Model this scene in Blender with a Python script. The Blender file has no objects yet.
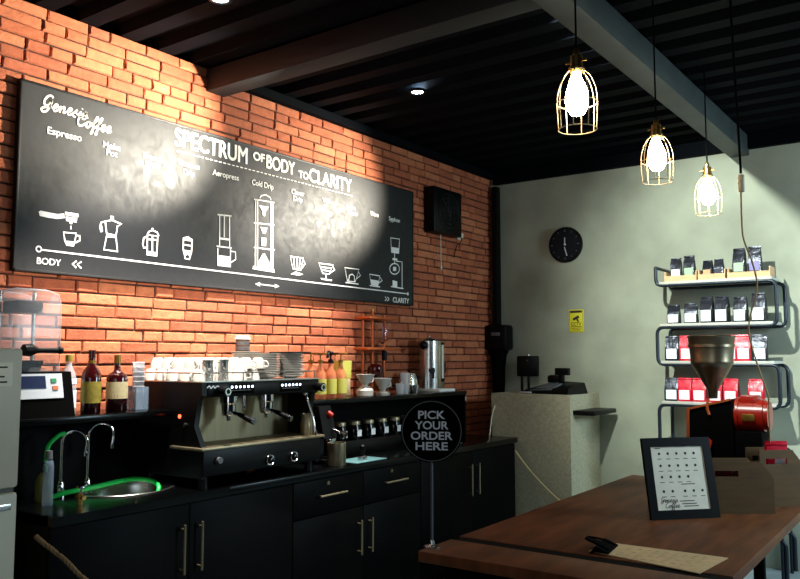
import bpy, bmesh, math, random
from mathutils import Vector, Matrix, noise
random.seed(7)
S = bpy.context.scene
C = S.collection
PI = math.pi

# ------------------------------------------------------------------ camera
cam = bpy.data.cameras.new('camera'); camo = bpy.data.objects.new('camera', cam); C.objects.link(camo)
cam.sensor_width = 36.0; cam.lens = 36.0 * 798 / 800; cam.clip_start = 0.05
PS, TH = math.radians(35.96), math.atan(67.5 / 798)
fw = Vector((-math.sin(PS) * math.cos(TH), math.cos(PS) * math.cos(TH), math.sin(TH)))
camo.location = (3.65, 0, 1.55); camo.rotation_euler = fw.to_track_quat('-Z', 'Y').to_euler()
S.camera = camo

# ------------------------------------------------------------------ world, lights, exposure
S.view_settings.view_transform = 'Standard'; S.view_settings.look = 'None'
S.view_settings.gamma = 1.0; S.view_settings.exposure = 0.0
W = bpy.data.worlds.new('room'); S.world = W; W.use_nodes = True
W.node_tree.nodes['Background'].inputs[0].default_value = (0.5, 0.6, 0.8, 1)
W.node_tree.nodes['Background'].inputs[1].default_value = 0.006

def light(name, kind, loc, energy, color, target=None, **kw):
    d = bpy.data.lights.new(name, kind); d.energy = energy; d.color = color
    for k, v in kw.items(): setattr(d, k, v)
    o = bpy.data.objects.new(name, d); C.objects.link(o); o.location = loc
    if target is not None:
        o.rotation_euler = (Vector(target) - Vector(loc)).to_track_quat('-Z', 'Y').to_euler()
    return o
# unseen spots without fixtures, added for the board's glare and hot bricks above
for (p, q, e) in (((0.95, 3.40, 2.68), (0.03, 2.55, 2.93), 640), ((0.95, 5.05, 2.68), (0.03, 4.12, 2.77), 400)):
    light('board_glare_spot', 'SPOT', p, e, (1.0, 0.92, 0.76), q, spot_size=math.radians(64), spot_blend=1.0, shadow_soft_size=0.05)
# ceiling downlights over the bar
for yy, aim, e in ((2.47, 2.65, 620), (4.12, 3.60, 560)):
    light('downlight', 'SPOT', (0.80, yy, 3.235), e, (1.0, 0.94, 0.88), (0.0, aim, 1.25), spot_size=math.radians(62), spot_blend=0.9, shadow_soft_size=0.03)
# faint warm fill added below the board to lift the bricks; no lamp there
light('bar_fill', 'AREA', (0.34, 2.95, 1.97), 8, (1.0, 0.88, 0.76), (0.06, 2.95, 1.45), shape='RECTANGLE', size=2.0, size_y=0.04)
# spot washing the concrete wall and the rack
light('wall_spot', 'SPOT', (2.018, 3.32, 3.24), 780, (0.90, 1.0, 0.93), (2.50, 6.48, 1.85), spot_size=math.radians(70), spot_blend=1.0, shadow_soft_size=0.02)
light('front_fill', 'AREA', (4.2, -2.45, 1.8), 36, (0.80, 0.90, 1.0), (3.2, 3.0, 1.2), shape='RECTANGLE', size=3.0, size_y=1.8)  # cool fill added behind the camera to brighten sign lettering and page
# daylight from the entrance beyond the right of the frame
light('entrance_daylight', 'AREA', (5.2, 5.3, 2.2), 120, (0.62, 0.86, 1.0), (3.1, 5.7, 0.0), shape='RECTANGLE', size=1.0, size_y=1.2)

# ------------------------------------------------------------------ materials
def srgb(h):
    h = h.lstrip('#'); v = [int(h[i:i + 2], 16) / 255 for i in (0, 2, 4)]
    return tuple((c / 12.92 if c <= 0.04045 else ((c + 0.055) / 1.055) ** 2.4) for c in v) + (1,)
def mat(name, col, rough=0.5, metal=0.0, emit=None, estr=0.0, trans=0.0, alpha=1.0, var=0.0, vscale=8.0, bump=0.0, bscale=60.0, ior=1.45, coat=0.0, spec=None, stretch=(1, 1, 1), detail=4):
    m = bpy.data.materials.new(name); m.use_nodes = True
    nt = m.node_tree; b = nt.nodes['Principled BSDF']
    c = srgb(col) if isinstance(col, str) else tuple(col) + (1,)
    b.inputs['Base Color'].default_value = c
    b.inputs['Roughness'].default_value = rough; b.inputs['Metallic'].default_value = metal
    b.inputs['IOR'].default_value = ior; b.inputs['Transmission Weight'].default_value = trans
    b.inputs['Alpha'].default_value = alpha; b.inputs['Coat Weight'].default_value = coat
    if spec is not None: b.inputs['Specular IOR Level'].default_value = spec
    if emit: b.inputs['Emission Color'].default_value = srgb(emit); b.inputs['Emission Strength'].default_value = estr
    if var or bump:
        tc = nt.nodes.new('ShaderNodeTexCoord'); mp = nt.nodes.new('ShaderNodeMapping'); mp.inputs['Scale'].default_value = stretch
        nt.links.new(tc.outputs['Object'], mp.inputs[0])
    if var:
        n = nt.nodes.new('ShaderNodeTexNoise'); n.inputs['Scale'].default_value = vscale; n.inputs['Detail'].default_value = detail
        nt.links.new(mp.outputs[0], n.inputs['Vector'])
        r = nt.nodes.new('ShaderNodeValToRGB')
        r.color_ramp.elements[0].position = 0.3; r.color_ramp.elements[1].position = 0.7
        r.color_ramp.elements[0].color = tuple(max(0, x * (1 - var)) for x in c[:3]) + (1,)
        r.color_ramp.elements[1].color = tuple(min(1, x * (1 + var)) for x in c[:3]) + (1,)
        nt.links.new(n.outputs['Fac'], r.inputs[0]); nt.links.new(r.outputs[0], b.inputs['Base Color'])
    if bump:
        n2 = nt.nodes.new('ShaderNodeTexNoise'); n2.inputs['Scale'].default_value = bscale; n2.inputs['Detail'].default_value = 5
        nt.links.new(mp.outputs[0], n2.inputs['Vector'])
        bm_ = nt.nodes.new('ShaderNodeBump'); bm_.inputs['Strength'].default_value = bump; bm_.inputs['Distance'].default_value = 0.01
        nt.links.new(n2.outputs['Fac'], bm_.inputs['Height']); nt.links.new(bm_.outputs[0], b.inputs['Normal'])
    return m
def brick_mat():
    m = mat('brick', '#b4502c', 0.85, bump=0.5, bscale=70)
    nt = m.node_tree; b = nt.nodes['Principled BSDF']
    g = nt.nodes.new('ShaderNodeNewGeometry'); r = nt.nodes.new('ShaderNodeValToRGB')
    e = r.color_ramp.elements; e[0].color = srgb('#964e32'); e[1].color = srgb('#b36a46')
    k = e.new(0.5); k.color = srgb('#a65a39')
    nt.links.new(g.outputs['Random Per Island'], r.inputs[0])
    tc = nt.nodes.new('ShaderNodeTexCoord'); n = nt.nodes.new('ShaderNodeTexNoise'); n.inputs['Scale'].default_value = 22; n.inputs['Detail'].default_value = 6
    nt.links.new(tc.outputs['Object'], n.inputs['Vector'])
    mx = nt.nodes.new('ShaderNodeMix'); mx.data_type = 'RGBA'; mx.blend_type = 'OVERLAY'; mx.inputs[0].default_value = 0.4
    nt.links.new(r.outputs[0], mx.inputs[6]); nt.links.new(n.outputs['Fac'], mx.inputs[7])
    nt.links.new(mx.outputs[2], b.inputs['Base Color'])
    return m
M = dict(
    brick=brick_mat(), mortar=mat('mortar', '#3a221a', 0.95),
    concrete=mat('concrete', '#999d8b', 0.85, var=0.20, vscale=2.4, bump=0.12, bscale=14, detail=8),
    floor=mat('floor_concrete', '#8f9a9c', 0.45, var=0.18, vscale=1.2),
    ceiling=mat('ceiling_black', '#05080d', 0.7, spec=0.05, var=0.3, vscale=3), beam_dark=mat('beam_dark', '#16181a', 0.7), beam=mat('beam_paint', '#3a403f', 0.6, var=0.2, vscale=6),
    dark_wall=mat('dark_wall', '#2a2b2d', 0.8, var=0.2, vscale=2),
    board=mat('chalkboard', '#101113', 0.50, var=0.35, vscale=3.5, bump=0.08, bscale=30, detail=8), board_edge=mat('board_edge', '#0e0e0f', 0.5),
    chalk=mat('chalk_white', '#eeeae4', 0.7), blush=mat('chalk_cream', '#eadfd2', 0.7),
    black=mat('black_laminate', '#020203', 0.5, spec=0.08), black_gloss=mat('black_granite', '#030404', 0.22, spec=0.2, var=0.4, vscale=120),
    black_plastic=mat('black_plastic', '#040405', 0.42, spec=0.2), black_matte=mat('black_matte', '#040404', 0.8, spec=0.04), rubber=mat('rubber', '#0a0a0a', 0.85),
    steel=mat('steel', '#c4c4c0', 0.25, 1.0), brushed=mat('brushed_steel', '#93876c', 0.42, 0.85, var=0.12, vscale=40, stretch=(1, 1, 0.05)), hopper=mat('hopper_steel', '#7d705c', 0.33, 1.0), chrome=mat('chrome', '#dadada', 0.08, 1.0),
    brass=mat('brass', '#a98246', 0.35, 1.0), copper=mat('copper', '#b4582c', 0.4, 0.5), wire=mat('cage_wire', '#d9c4a0', 0.45, 0.7),
    white=mat('white_china', '#b4b0a7', 0.25), paper=mat('paper', '#f0e8d4', 0.8, var=0.05, vscale=20), kraft=mat('kraft_paper', '#d8b887', 0.85, var=0.08, vscale=30),
    ink=mat('ink', '#2b2622', 0.8), lid=mat('lid_white', '#ecebe4', 0.5), cup_brown=mat('cup_brown', '#5e4a3e', 0.7),
    glass=mat('glass', '#ffffff', 0.02, trans=1.0, ior=1.3), acrylic=mat('clear_acrylic', '#e8eef4', 0.05, alpha=0.10), frosted=mat('frosted_cup', '#d9dce0', 0.3, alpha=0.4),
    syrup=mat('syrup_pink', '#d07a52', 0.12, alpha=0.6), label_y=mat('label_yellow', '#b7b350', 0.6), label_g=mat('label_olive', '#857726', 0.6, var=0.3, vscale=40), label_c=mat('label_cream', '#b8ab82', 0.6, var=0.1, vscale=60),
    jar=mat('dark_jar', '#0a0808', 0.15, spec=0.4), wine=mat('dark_red_glass', '#2a0608', 0.08, coat=0.4), cap_gold=mat('cap_gold', '#8a6a2c', 0.35, 0.8), red_gloss=mat('red_enamel', '#92190b', 0.3, coat=0.3),
    red_bag=mat('red_foil', '#c8152f', 0.3, 0.1, bump=0.5, bscale=25), black_bag=mat('black_foil', '#2b2d35', 0.26, 0.55, bump=0.6, bscale=25), label_w=mat('label_white', '#e6ebf0', 0.6),
    label_green=mat('label_sage', '#9db59a', 0.6), label_orange=mat('label_apricot', '#c99873', 0.6), label_violet=mat('label_violet', '#7d77a8', 0.6), label_navy=mat('label_navy', '#23283a', 0.6),
    tray_wood=mat('tray_wood', '#cfa77c', 0.7, var=0.15, vscale=10, stretch=(1, 1, 8)), ply=mat('caddy_wood', '#5c4222', 0.7, var=0.2, vscale=6, stretch=(1, 1, 6)),
    table=mat('table_wood', '#66391d', 0.55, spec=0.25, var=0.4, vscale=3.2, stretch=(5, 0.9, 1), bump=0.08, bscale=20, detail=8), slot=mat('table_slot', '#050404', 0.8, spec=0.1),
    fridge=mat('fridge_grey', '#c4bda9', 0.45), fridge_trim=mat('fridge_trim', '#5d5a52', 0.4),
    plaster=mat('counter_plaster', '#aba488', 0.85, var=0.16, vscale=45, bump=0.15, bscale=40), yellow=mat('sign_yellow', '#d8cf2a', 0.6),
    clock_face=mat('clock_face', '#141519', 0.75, spec=0.2), clock_light=mat('clock_hand', '#c6c8ca', 0.5), grey=mat('mid_grey', '#5a5d60', 0.5), sign_ink=mat('sign_ink', '#e4ecf4', 0.6),
    hose=mat('green_hose', '#1fd058', 0.35), rope=mat('rope_cream', '#c3ac7c', 0.9), rope_dark=mat('rope_tan', '#7a6040', 0.9), teal=mat('teal_mat', '#5f8a8c', 0.4),
    rack=mat('rack_tube', '#222a33', 0.35, 0.4), shelf=mat('rack_shelf', '#b9b7ad', 0.5), plug=mat('plug_cream', '#e2d7b8', 0.5), cable_tan=mat('cable_tan', '#b39566', 0.7),
    screen=mat('screen_blue', '#16223f', 0.2, emit='#1a2c66', estr=0.12), panel_white=mat('panel_white', '#c8ced2', 0.4), button_g=mat('button_green', '#2f8a55', 0.4), button_o=mat('button_orange', '#d06c42', 0.4),
    led=mat('led_white', '#cfe0ff', 0.4, emit='#cfe0ff', estr=6.0), pilot=mat('pilot_red', '#ff4a30', 0.4, emit='#ff5a3a', estr=4.0),
    bulb=mat('bulb_glow', '#fff4d8', 0.3, emit='#fff0cc', estr=55.0), lens=mat('spot_lens', '#eaf6ff', 0.3, emit='#dff2ff', estr=90.0),
    plastic_blue=mat('plastic_pale_blue', '#8aa0b4', 0.3, alpha=0.4), olive=mat('bottle_olive', '#6d7432', 0.3, alpha=0.8), socket_white=mat('socket_white', '#cfc8b8', 0.5),
)

def smear(m, lo, hi, sc):
    nt = m.node_tree; tc = nt.nodes.new('ShaderNodeTexCoord'); n = nt.nodes.new('ShaderNodeTexNoise'); n.inputs['Scale'].default_value = sc; n.inputs['Detail'].default_value = 7; n.inputs['Distortion'].default_value = 1.2
    r = nt.nodes.new('ShaderNodeMapRange'); r.inputs[1].default_value = 0.3; r.inputs[2].default_value = 0.7; r.inputs[3].default_value = lo; r.inputs[4].default_value = hi
    nt.links.new(tc.outputs['Object'], n.inputs['Vector']); nt.links.new(n.outputs['Fac'], r.inputs[0]); nt.links.new(r.outputs[0], nt.nodes['Principled BSDF'].inputs['Roughness'])
smear(M['board'], 0.47, 0.62, 14.0)

# ------------------------------------------------------------------ mesh builder
class MB:
    def __init__(s): s.b = bmesh.new()
    def box(s, lo, hi, bev=0.0, rz=0.0, seg=2):
        lo, hi = Vector(lo), Vector(hi); c = (lo + hi) / 2; d = hi - lo
        mx = Matrix.Translation(c) @ Matrix.Rotation(rz, 4, 'Z') @ Matrix.Diagonal((d.x, d.y, d.z, 1))
        r = bmesh.ops.create_cube(s.b, size=1, matrix=mx)
        if bev:
            es = {e for v in r['verts'] for e in v.link_edges}
            bmesh.ops.bevel(s.b, geom=list(es), offset=min(bev, min(d) * 0.49), segments=seg, affect='EDGES', profile=0.5)
        return s
    def cyl(s, p0, p1, r0, r1=None, n=20, cap=True):
        p0, p1 = Vector(p0), Vector(p1); d = p1 - p0
        mx = Matrix.Translation((p0 + p1) / 2) @ d.to_track_quat('Z', 'Y').to_matrix().to_4x4()
        bmesh.ops.create_cone(s.b, cap_ends=cap, segments=n, radius1=r0, radius2=r0 if r1 is None else r1, depth=d.length, matrix=mx)
        return s
    def sph(s, c, r, sc=(1, 1, 1), n=16):
        bmesh.ops.create_uvsphere(s.b, u_segments=n, v_segments=max(6, n // 2), radius=r, matrix=Matrix.Translation(c) @ Matrix.Diagonal((*sc, 1)))
        return s
    def lathe(s, prof, c=(0, 0, 0), n=24, mx=None):
        c = Vector(c); rings = []
        for (r, z) in prof:
            if r < 1e-5: rings.append([s.b.verts.new(c + Vector((0, 0, z)))])
            else: rings.append([s.b.verts.new(c + Vector((r * math.cos(2 * PI * k / n), r * math.sin(2 * PI * k / n), z))) for k in range(n)])
        for a, b in zip(rings, rings[1:]):
            for k in range(n):
                k2 = (k + 1) % n
                if len(a) == 1 and len(b) == 1: continue
                if len(a) == 1: s.b.faces.new((a[0], b[k2], b[k]))
                elif len(b) == 1: s.b.faces.new((a[k], a[k2], b[0]))
                else: s.b.faces.new((a[k], a[k2], b[k2], b[k]))
        if mx is not None: bmesh.ops.transform(s.b, matrix=mx, verts=[v for r in rings for v in r])
        return s
    def tube(s, pts, r, n=8, closed=False, smooth=0, taper=None):
        P = [Vector(p) for p in pts]
        if smooth: P = spline(P, smooth, closed)
        rings = []; N = len(P); up = None
        for i, p in enumerate(P):
            a = P[(i - 1) % N] if (closed or i > 0) else p
            b = P[(i + 1) % N] if (closed or i < N - 1) else p
            t = (b - a)
            t = t.normalized() if t.length > 1e-9 else Vector((0, 0, 1))
            if up is None: up = t.orthogonal().normalized()
            else:
                up = up - t * up.dot(t)
                up = up.normalized() if up.length > 1e-6 else t.orthogonal().normalized()
            w = t.cross(up); rr = r if taper is None else r * taper(i / max(1, N - 1))
            rings.append([s.b.verts.new(p + (up * math.cos(2 * PI * k / n) + w * math.sin(2 * PI * k / n)) * rr) for k in range(n)])
        for i in range(N if closed else N - 1):
            a, b = rings[i], rings[(i + 1) % N]
            for k in range(n): s.b.faces.new((a[k], a[(k + 1) % n], b[(k + 1) % n], b[k]))
        if not closed: s.b.faces.new(rings[0][::-1]); s.b.faces.new(rings[-1])
        return s
    def prism(s, poly, off):
        off = Vector(off); a = [s.b.verts.new(Vector(p)) for p in poly]; b = [s.b.verts.new(Vector(p) + off) for p in poly]
        n = len(a); s.b.faces.new(a[::-1]); s.b.faces.new(b)
        for k in range(n): s.b.faces.new((a[k], a[(k + 1) % n], b[(k + 1) % n], b[k]))
        return s
    def hexa(s, v):
        q = [s.b.verts.new(Vector(p)) for p in v]
        for f in ((0, 3, 2, 1), (4, 5, 6, 7), (0, 1, 5, 4), (1, 2, 6, 5), (2, 3, 7, 6), (3, 0, 4, 7)): s.b.faces.new([q[i] for i in f])
        return s
    def text(s, t, o, right, up, w=None, h=0.1, bold=0.0, depth=0.001, fat=0.0):
        """lettering centred at o in the plane of right / up; capital height h, total width w"""
        cu = bpy.data.curves.new('t', 'FONT'); cu.body = t; cu.size = 1; cu.offset = bold; cu.align_x = 'CENTER'
        ob = bpy.data.objects.new('t', cu); C.objects.link(ob)
        dg = bpy.context.evaluated_depsgraph_get(); dg.update()
        me = bpy.data.meshes.new_from_object(ob.evaluated_get(dg))
        bpy.data.objects.remove(ob); bpy.data.curves.remove(cu)
        xs = [v.co.x for v in me.vertices]; ys = [v.co.y for v in me.vertices]
        sy = h / 0.70; sx = (w / (max(xs) - min(xs))) if w else sy; cx = (max(xs) + min(xs)) / 2
        R, U = Vector(right).normalized(), Vector(up).normalized(); N = R.cross(U); o = Vector(o)
        for q, (fx, fy) in enumerate(((0, 0), (1, 0), (-1, 0), (0, .7), (0, -.7)) if fat else ((0, 0),)):   # heavier weight: the same outline thickened sideways
            n0 = len(s.b.verts); s.b.from_mesh(me); s.b.verts.ensure_lookup_table()
            for v in s.b.verts[n0:]: v.co = o + R * ((v.co.x - cx) * sx + fx * fat) + U * ((v.co.y - 0.35) * sy + fy * fat) + N * (depth + q * 0.0001)
        bpy.data.meshes.remove(me)
        return s
    def ribbon(s, pts, w, o, right, up, smooth=0, d=0.001):
        R, U = Vector(right).normalized(), Vector(up).normalized(); N = R.cross(U); o = Vector(o) + N * d
        P = [Vector((p[0], p[1], 0)) for p in pts]
        if smooth: P = spline(P, smooth)
        L, Rr = [], []
        for i, p in enumerate(P):
            a = P[max(0, i - 1)]; b = P[min(len(P) - 1, i + 1)]; t = (b - a)
            if len(P) > 2 and (P[0] - P[-1]).length < 1e-6 and i in (0, len(P) - 1): t = P[1] - P[-2]
            t = t.normalized() if t.length > 1e-9 else Vector((1, 0, 0)); n = Vector((-t.y, t.x, 0)) * (w / 2)
            for lst, q in ((L, p + n), (Rr, p - n)): lst.append(s.b.verts.new(o + R * q.x + U * q.y))
        for i in range(len(P) - 1): s.b.faces.new((Rr[i], Rr[i + 1], L[i + 1], L[i]))
        return s
    def fill(s, pts, o, right, up, d=0.001):
        R, U = Vector(right).normalized(), Vector(up).normalized(); N = R.cross(U); o = Vector(o) + N * d
        s.b.faces.new([s.b.verts.new(o + R * p[0] + U * p[1]) for p in pts]); return s
    def xf(s, mx): bmesh.ops.transform(s.b, matrix=mx, verts=s.b.verts[:]); return s
    def build(s, name, m, parent=None, smooth=40, label=None, flip=False):
        bmesh.ops.recalc_face_normals(s.b, faces=s.b.faces[:])
        me = bpy.data.meshes.new(name); s.b.to_mesh(me); s.b.free()
        me.materials.append(M[m] if isinstance(m, str) else m)
        if smooth: me.shade_auto(smooth) if hasattr(me, 'shade_auto') else smooth_by_angle(me, smooth)
        o = bpy.data.objects.new(name, me); C.objects.link(o)
        if parent is not None: o.parent = parent
        if label: o['label'] = label
        return o
def smooth_by_angle(me, deg):
    bm = bmesh.new(); bm.from_mesh(me); lim = math.radians(deg)
    for f in bm.faces: f.smooth = True
    for e in bm.edges: e.smooth = not (len(e.link_faces) == 2 and e.calc_face_angle(0) > lim)
    bm.to_mesh(me); bm.free()
def spline(P, k, closed=False):
    out = []; n = len(P)
    for i in range(n if closed else n - 1):
        p0 = P[(i - 1) % n] if (closed or i > 0) else P[i]; p1 = P[i]; p2 = P[(i + 1) % n]
        p3 = P[(i + 2) % n] if (closed or i + 2 < n) else p2
        for j in range(k):
            t = j / k
            out.append(0.5 * ((2 * p1) + (p2 - p0) * t + (2 * p0 - 5 * p1 + 4 * p2 - p3) * t * t + (3 * p1 - p0 - 3 * p2 + p3) * t ** 3))
    if not closed: out.append(P[-1])
    return out
def rounded(pts, r, k=5):
    """polyline with filleted corners"""
    P = [Vector(p) for p in pts]; out = [P[0]]
    for a, b, c in zip(P, P[1:], P[2:]):
        d1 = (a - b); d2 = (c - b); rr = min(r, d1.length * 0.49, d2.length * 0.49)
        p, q = b + d1.normalized() * rr, b + d2.normalized() * rr
        for j in range(k + 1):
            t = j / k; out.append((1 - t) ** 2 * p + 2 * t * (1 - t) * b + t * t * q)
    return out + [P[-1]]
def tag(o, label, cat, group=None, kind=None):
    o['label'] = label; o['category'] = cat
    if group: o['group'] = group
    if kind: o['kind'] = kind
    return o
def thing(name, label, cat, loc=(0, 0, 0), rz=0.0, group=None):
    o = bpy.data.objects.new(name, None); C.objects.link(o); o.location = loc; o.rotation_euler = (0, 0, rz); o.empty_display_size = 0.05
    return tag(o, label, cat, group)
def struct(name, mb, m, **kw):
    o = mb.build(name, m, **kw); o['kind'] = 'structure'; return o
def dup(o, loc, label=None, rz=None, parent=None):
    c = o.copy(); C.objects.link(c)
    if parent is None:
        c.location = loc
        if rz is not None: c.rotation_euler = (0, 0, rz)
        if label: c['label'] = label
    else: c.parent = parent
    for ch in list(o.children): dup(ch, None, parent=c)
    return c
ICONS={
'portafilter_drawing':([],[[(2.032,2.241),(2.042,2.247),(2.08,2.245),(2.128,2.243),(2.162,2.251),(2.168,2.229),(2.129,2.219),(2.081,2.218),(2.038,2.221)],[(2.167,2.261),(2.24,2.26),(2.238,2.243),(2.168,2.244)],[(2.171,2.238),(2.233,2.238),(2.229,2.214),(2.209,2.216),(2.207,2.204),(2.194,2.204),(2.191,2.215),(2.174,2.216)],[(2.197,2.195),(2.203,2.196),(2.205,2.178),(2.198,2.177)]]),
'espresso_cup_drawing':([[(2.163,2.158),(2.231,2.161),(2.225,2.119),(2.218,2.098),(2.183,2.098),(2.172,2.118),(2.163,2.158)],[(2.23,2.151),(2.25,2.151),(2.251,2.127),(2.228,2.115)]],[[(2.172,2.118),(2.225,2.119),(2.218,2.098),(2.183,2.098)]]),
'moka_pot_drawing':([[(2.391,2.243),(2.429,2.256),(2.489,2.242),(2.463,2.229),(2.456,2.179),(2.401,2.182),(2.391,2.243)],[(2.401,2.166),(2.388,2.097),(2.468,2.096),(2.456,2.169),(2.401,2.166)],[(2.391,2.243),(2.367,2.234),(2.362,2.208),(2.37,2.185)]],[[(2.419,2.276),(2.439,2.277),(2.44,2.258),(2.42,2.257)],[(2.401,2.184),(2.456,2.181),(2.456,2.169),(2.401,2.169)],[(2.36,2.217),(2.371,2.224),(2.379,2.191),(2.368,2.184)]]),
'french_press_drawing':([[(2.649,2.205),(2.65,2.098),(2.711,2.097),(2.716,2.208),(2.649,2.205)],[(2.649,2.207),(2.658,2.225),(2.682,2.236),(2.712,2.227),(2.722,2.208)],[(2.681,2.201),(2.683,2.117)],[(2.65,2.183),(2.717,2.185)],[(2.647,2.197),(2.626,2.186),(2.621,2.151),(2.628,2.133),(2.647,2.138)]],[[(2.65,2.119),(2.713,2.117),(2.711,2.099),(2.65,2.098)],[(2.673,2.246),(2.685,2.247),(2.686,2.234),(2.674,2.234)]]),
'drip_filter_drawing':([[(2.889,2.218),(2.889,2.155),(2.905,2.103),(2.934,2.101),(2.949,2.153),(2.95,2.217),(2.92,2.227),(2.889,2.218)],[(2.891,2.18),(2.951,2.18)]],[[(2.889,2.218),(2.92,2.227),(2.95,2.217),(2.95,2.205),(2.89,2.205)],[(2.891,2.152),(2.947,2.151),(2.938,2.116),(2.921,2.128),(2.905,2.118)]]),
'piston_press_drawing':([[(3.134,2.387),(3.241,2.394)],[(3.15,2.384),(3.154,2.201)],[(3.227,2.39),(3.232,2.203)],[(3.186,2.39),(3.189,2.258)],[(3.132,2.199),(3.248,2.201)],[(3.141,2.189),(3.144,2.087),(3.241,2.087),(3.239,2.193)],[(3.244,2.181),(3.279,2.18),(3.282,2.135),(3.245,2.114)]],[[(3.155,2.254),(3.228,2.256),(3.228,2.243),(3.155,2.241)],[(3.149,2.148),(3.235,2.148),(3.237,2.092),(3.148,2.091)]]),
'cold_drip_tower_drawing':([[(3.473,2.541),(3.485,2.558),(3.523,2.57),(3.562,2.559),(3.57,2.545)],[(3.438,2.531),(3.444,2.097)],[(3.455,2.531),(3.462,2.098)],[(3.57,2.534),(3.578,2.09)],[(3.588,2.535),(3.597,2.086)],[(3.423,2.525),(3.601,2.533)],[(3.426,2.378),(3.604,2.388)],[(3.429,2.225),(3.607,2.228)],[(3.42,2.093),(3.612,2.088)],[(3.424,2.106),(3.609,2.1)]],[[(3.466,2.495),(3.553,2.497),(3.525,2.463),(3.52,2.432),(3.5,2.433),(3.494,2.462)],[(3.481,2.36),(3.542,2.361),(3.523,2.321),(3.502,2.322)],[(3.493,2.295),(3.533,2.296),(3.532,2.244),(3.491,2.243)],[(3.505,2.195),(3.525,2.195),(3.57,2.136),(3.563,2.111),(3.461,2.111),(3.461,2.129)]]),
'clever_dripper_drawing':([[(3.752,2.202),(3.875,2.204),(3.852,2.12),(3.778,2.122),(3.752,2.202)],[(3.781,2.199),(3.795,2.124)],[(3.816,2.2),(3.819,2.124)],[(3.845,2.201),(3.837,2.124)],[(3.873,2.193),(3.893,2.167),(3.859,2.133)]],[[(3.754,2.086),(3.802,2.108),(3.877,2.095),(3.832,2.083)]]),
'cone_dripper_drawing':([[(4.03,2.184),(4.177,2.185),(4.137,2.119),(4.07,2.118),(4.03,2.184)],[(4.043,2.16),(4.164,2.161)],[(4.057,2.14),(4.153,2.14)],[(4.172,2.178),(4.194,2.153),(4.145,2.127)],[(4.105,2.118),(4.105,2.086)]],[[(4.047,2.085),(4.17,2.082),(4.159,2.072),(4.057,2.075)]]),
'round_dripper_drawing':([[(4.303,2.179),(4.463,2.18),(4.42,2.087),(4.333,2.085),(4.303,2.179)],[(4.347,2.09),(4.355,2.128),(4.384,2.14),(4.41,2.127),(4.411,2.09)],[(4.451,2.164),(4.481,2.138),(4.428,2.106)],[(4.313,2.075),(4.458,2.073)]],[]),
'small_dripper_drawing':([[(4.585,2.156),(4.71,2.153),(4.688,2.078),(4.607,2.082),(4.585,2.156)],[(4.71,2.144),(4.739,2.121),(4.694,2.098)],[(4.588,2.073),(4.713,2.07)]],[[(4.594,2.119),(4.7,2.116),(4.688,2.078),(4.607,2.082)]]),
'siphon_drawing':([[(4.846,2.457),(4.96,2.461),(4.95,2.348),(4.856,2.346),(4.846,2.457)],[(4.896,2.347),(4.896,2.267)],[(4.96,2.228),(4.951,2.206),(4.928,2.189),(4.896,2.181),(4.864,2.184),(4.841,2.197),(4.833,2.217),(4.841,2.239),(4.864,2.256),(4.896,2.265),(4.928,2.262),(4.951,2.249),(4.96,2.228)],[(4.916,2.285),(4.994,2.286),(4.994,2.082)],[(4.849,2.084),(5.011,2.079)]],[[(4.856,2.388),(4.953,2.389),(4.95,2.348),(4.856,2.346)],[(4.869,2.304),(4.93,2.306),(4.93,2.29),(4.869,2.288)],[(4.869,2.133),(4.93,2.129),(4.93,2.085),(4.869,2.087)],[(4.876,2.237),(4.916,2.24),(4.916,2.208),(4.876,2.205)]]),
}
TEXTS= [('SPECTRUM', 3.089, 2.786, 0.545, 0.101), ('OF', 3.461, 2.8, 0.094, 0.051), ('BODY', 3.656, 2.787, 0.255, 0.085), ('TO', 3.869, 2.761, 0.092, 0.047), ('CLARITY', 4.148, 2.775, 0.445, 0.092), ('Espresso', 2.152, 2.646, 0.18, 0.035), ('Moka', 2.416, 2.643, 0.1, 0.032), ('Pot', 2.418, 2.606, 0.065, 0.031), ('French', 2.671, 2.635, 0.116, 0.031), ('Press', 2.673, 2.596, 0.098, 0.03), ('Vietnam', 2.913, 2.644, 0.156, 0.031), ('Drip', 2.918, 2.598, 0.078, 0.032), ('Aeropress', 3.193, 2.635, 0.203, 0.033), ('Cold Drip', 3.498, 2.632, 0.186, 0.035), ('Clever', 3.817, 2.634, 0.12, 0.033), ('Drip', 3.818, 2.591, 0.086, 0.033), ('V60', 4.102, 2.626, 0.083, 0.031), ('Kalita', 4.368, 2.622, 0.107, 0.031), ('Wave', 4.38, 2.583, 0.113, 0.031), ('Wave', 4.643, 2.611, 0.097, 0.032), ('Syphon', 4.894, 2.605, 0.142, 0.032), ('BODY', 2.094, 2.007, 0.122, 0.031), ('CLARITY', 4.98, 1.986, 0.21, 0.039)]
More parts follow.
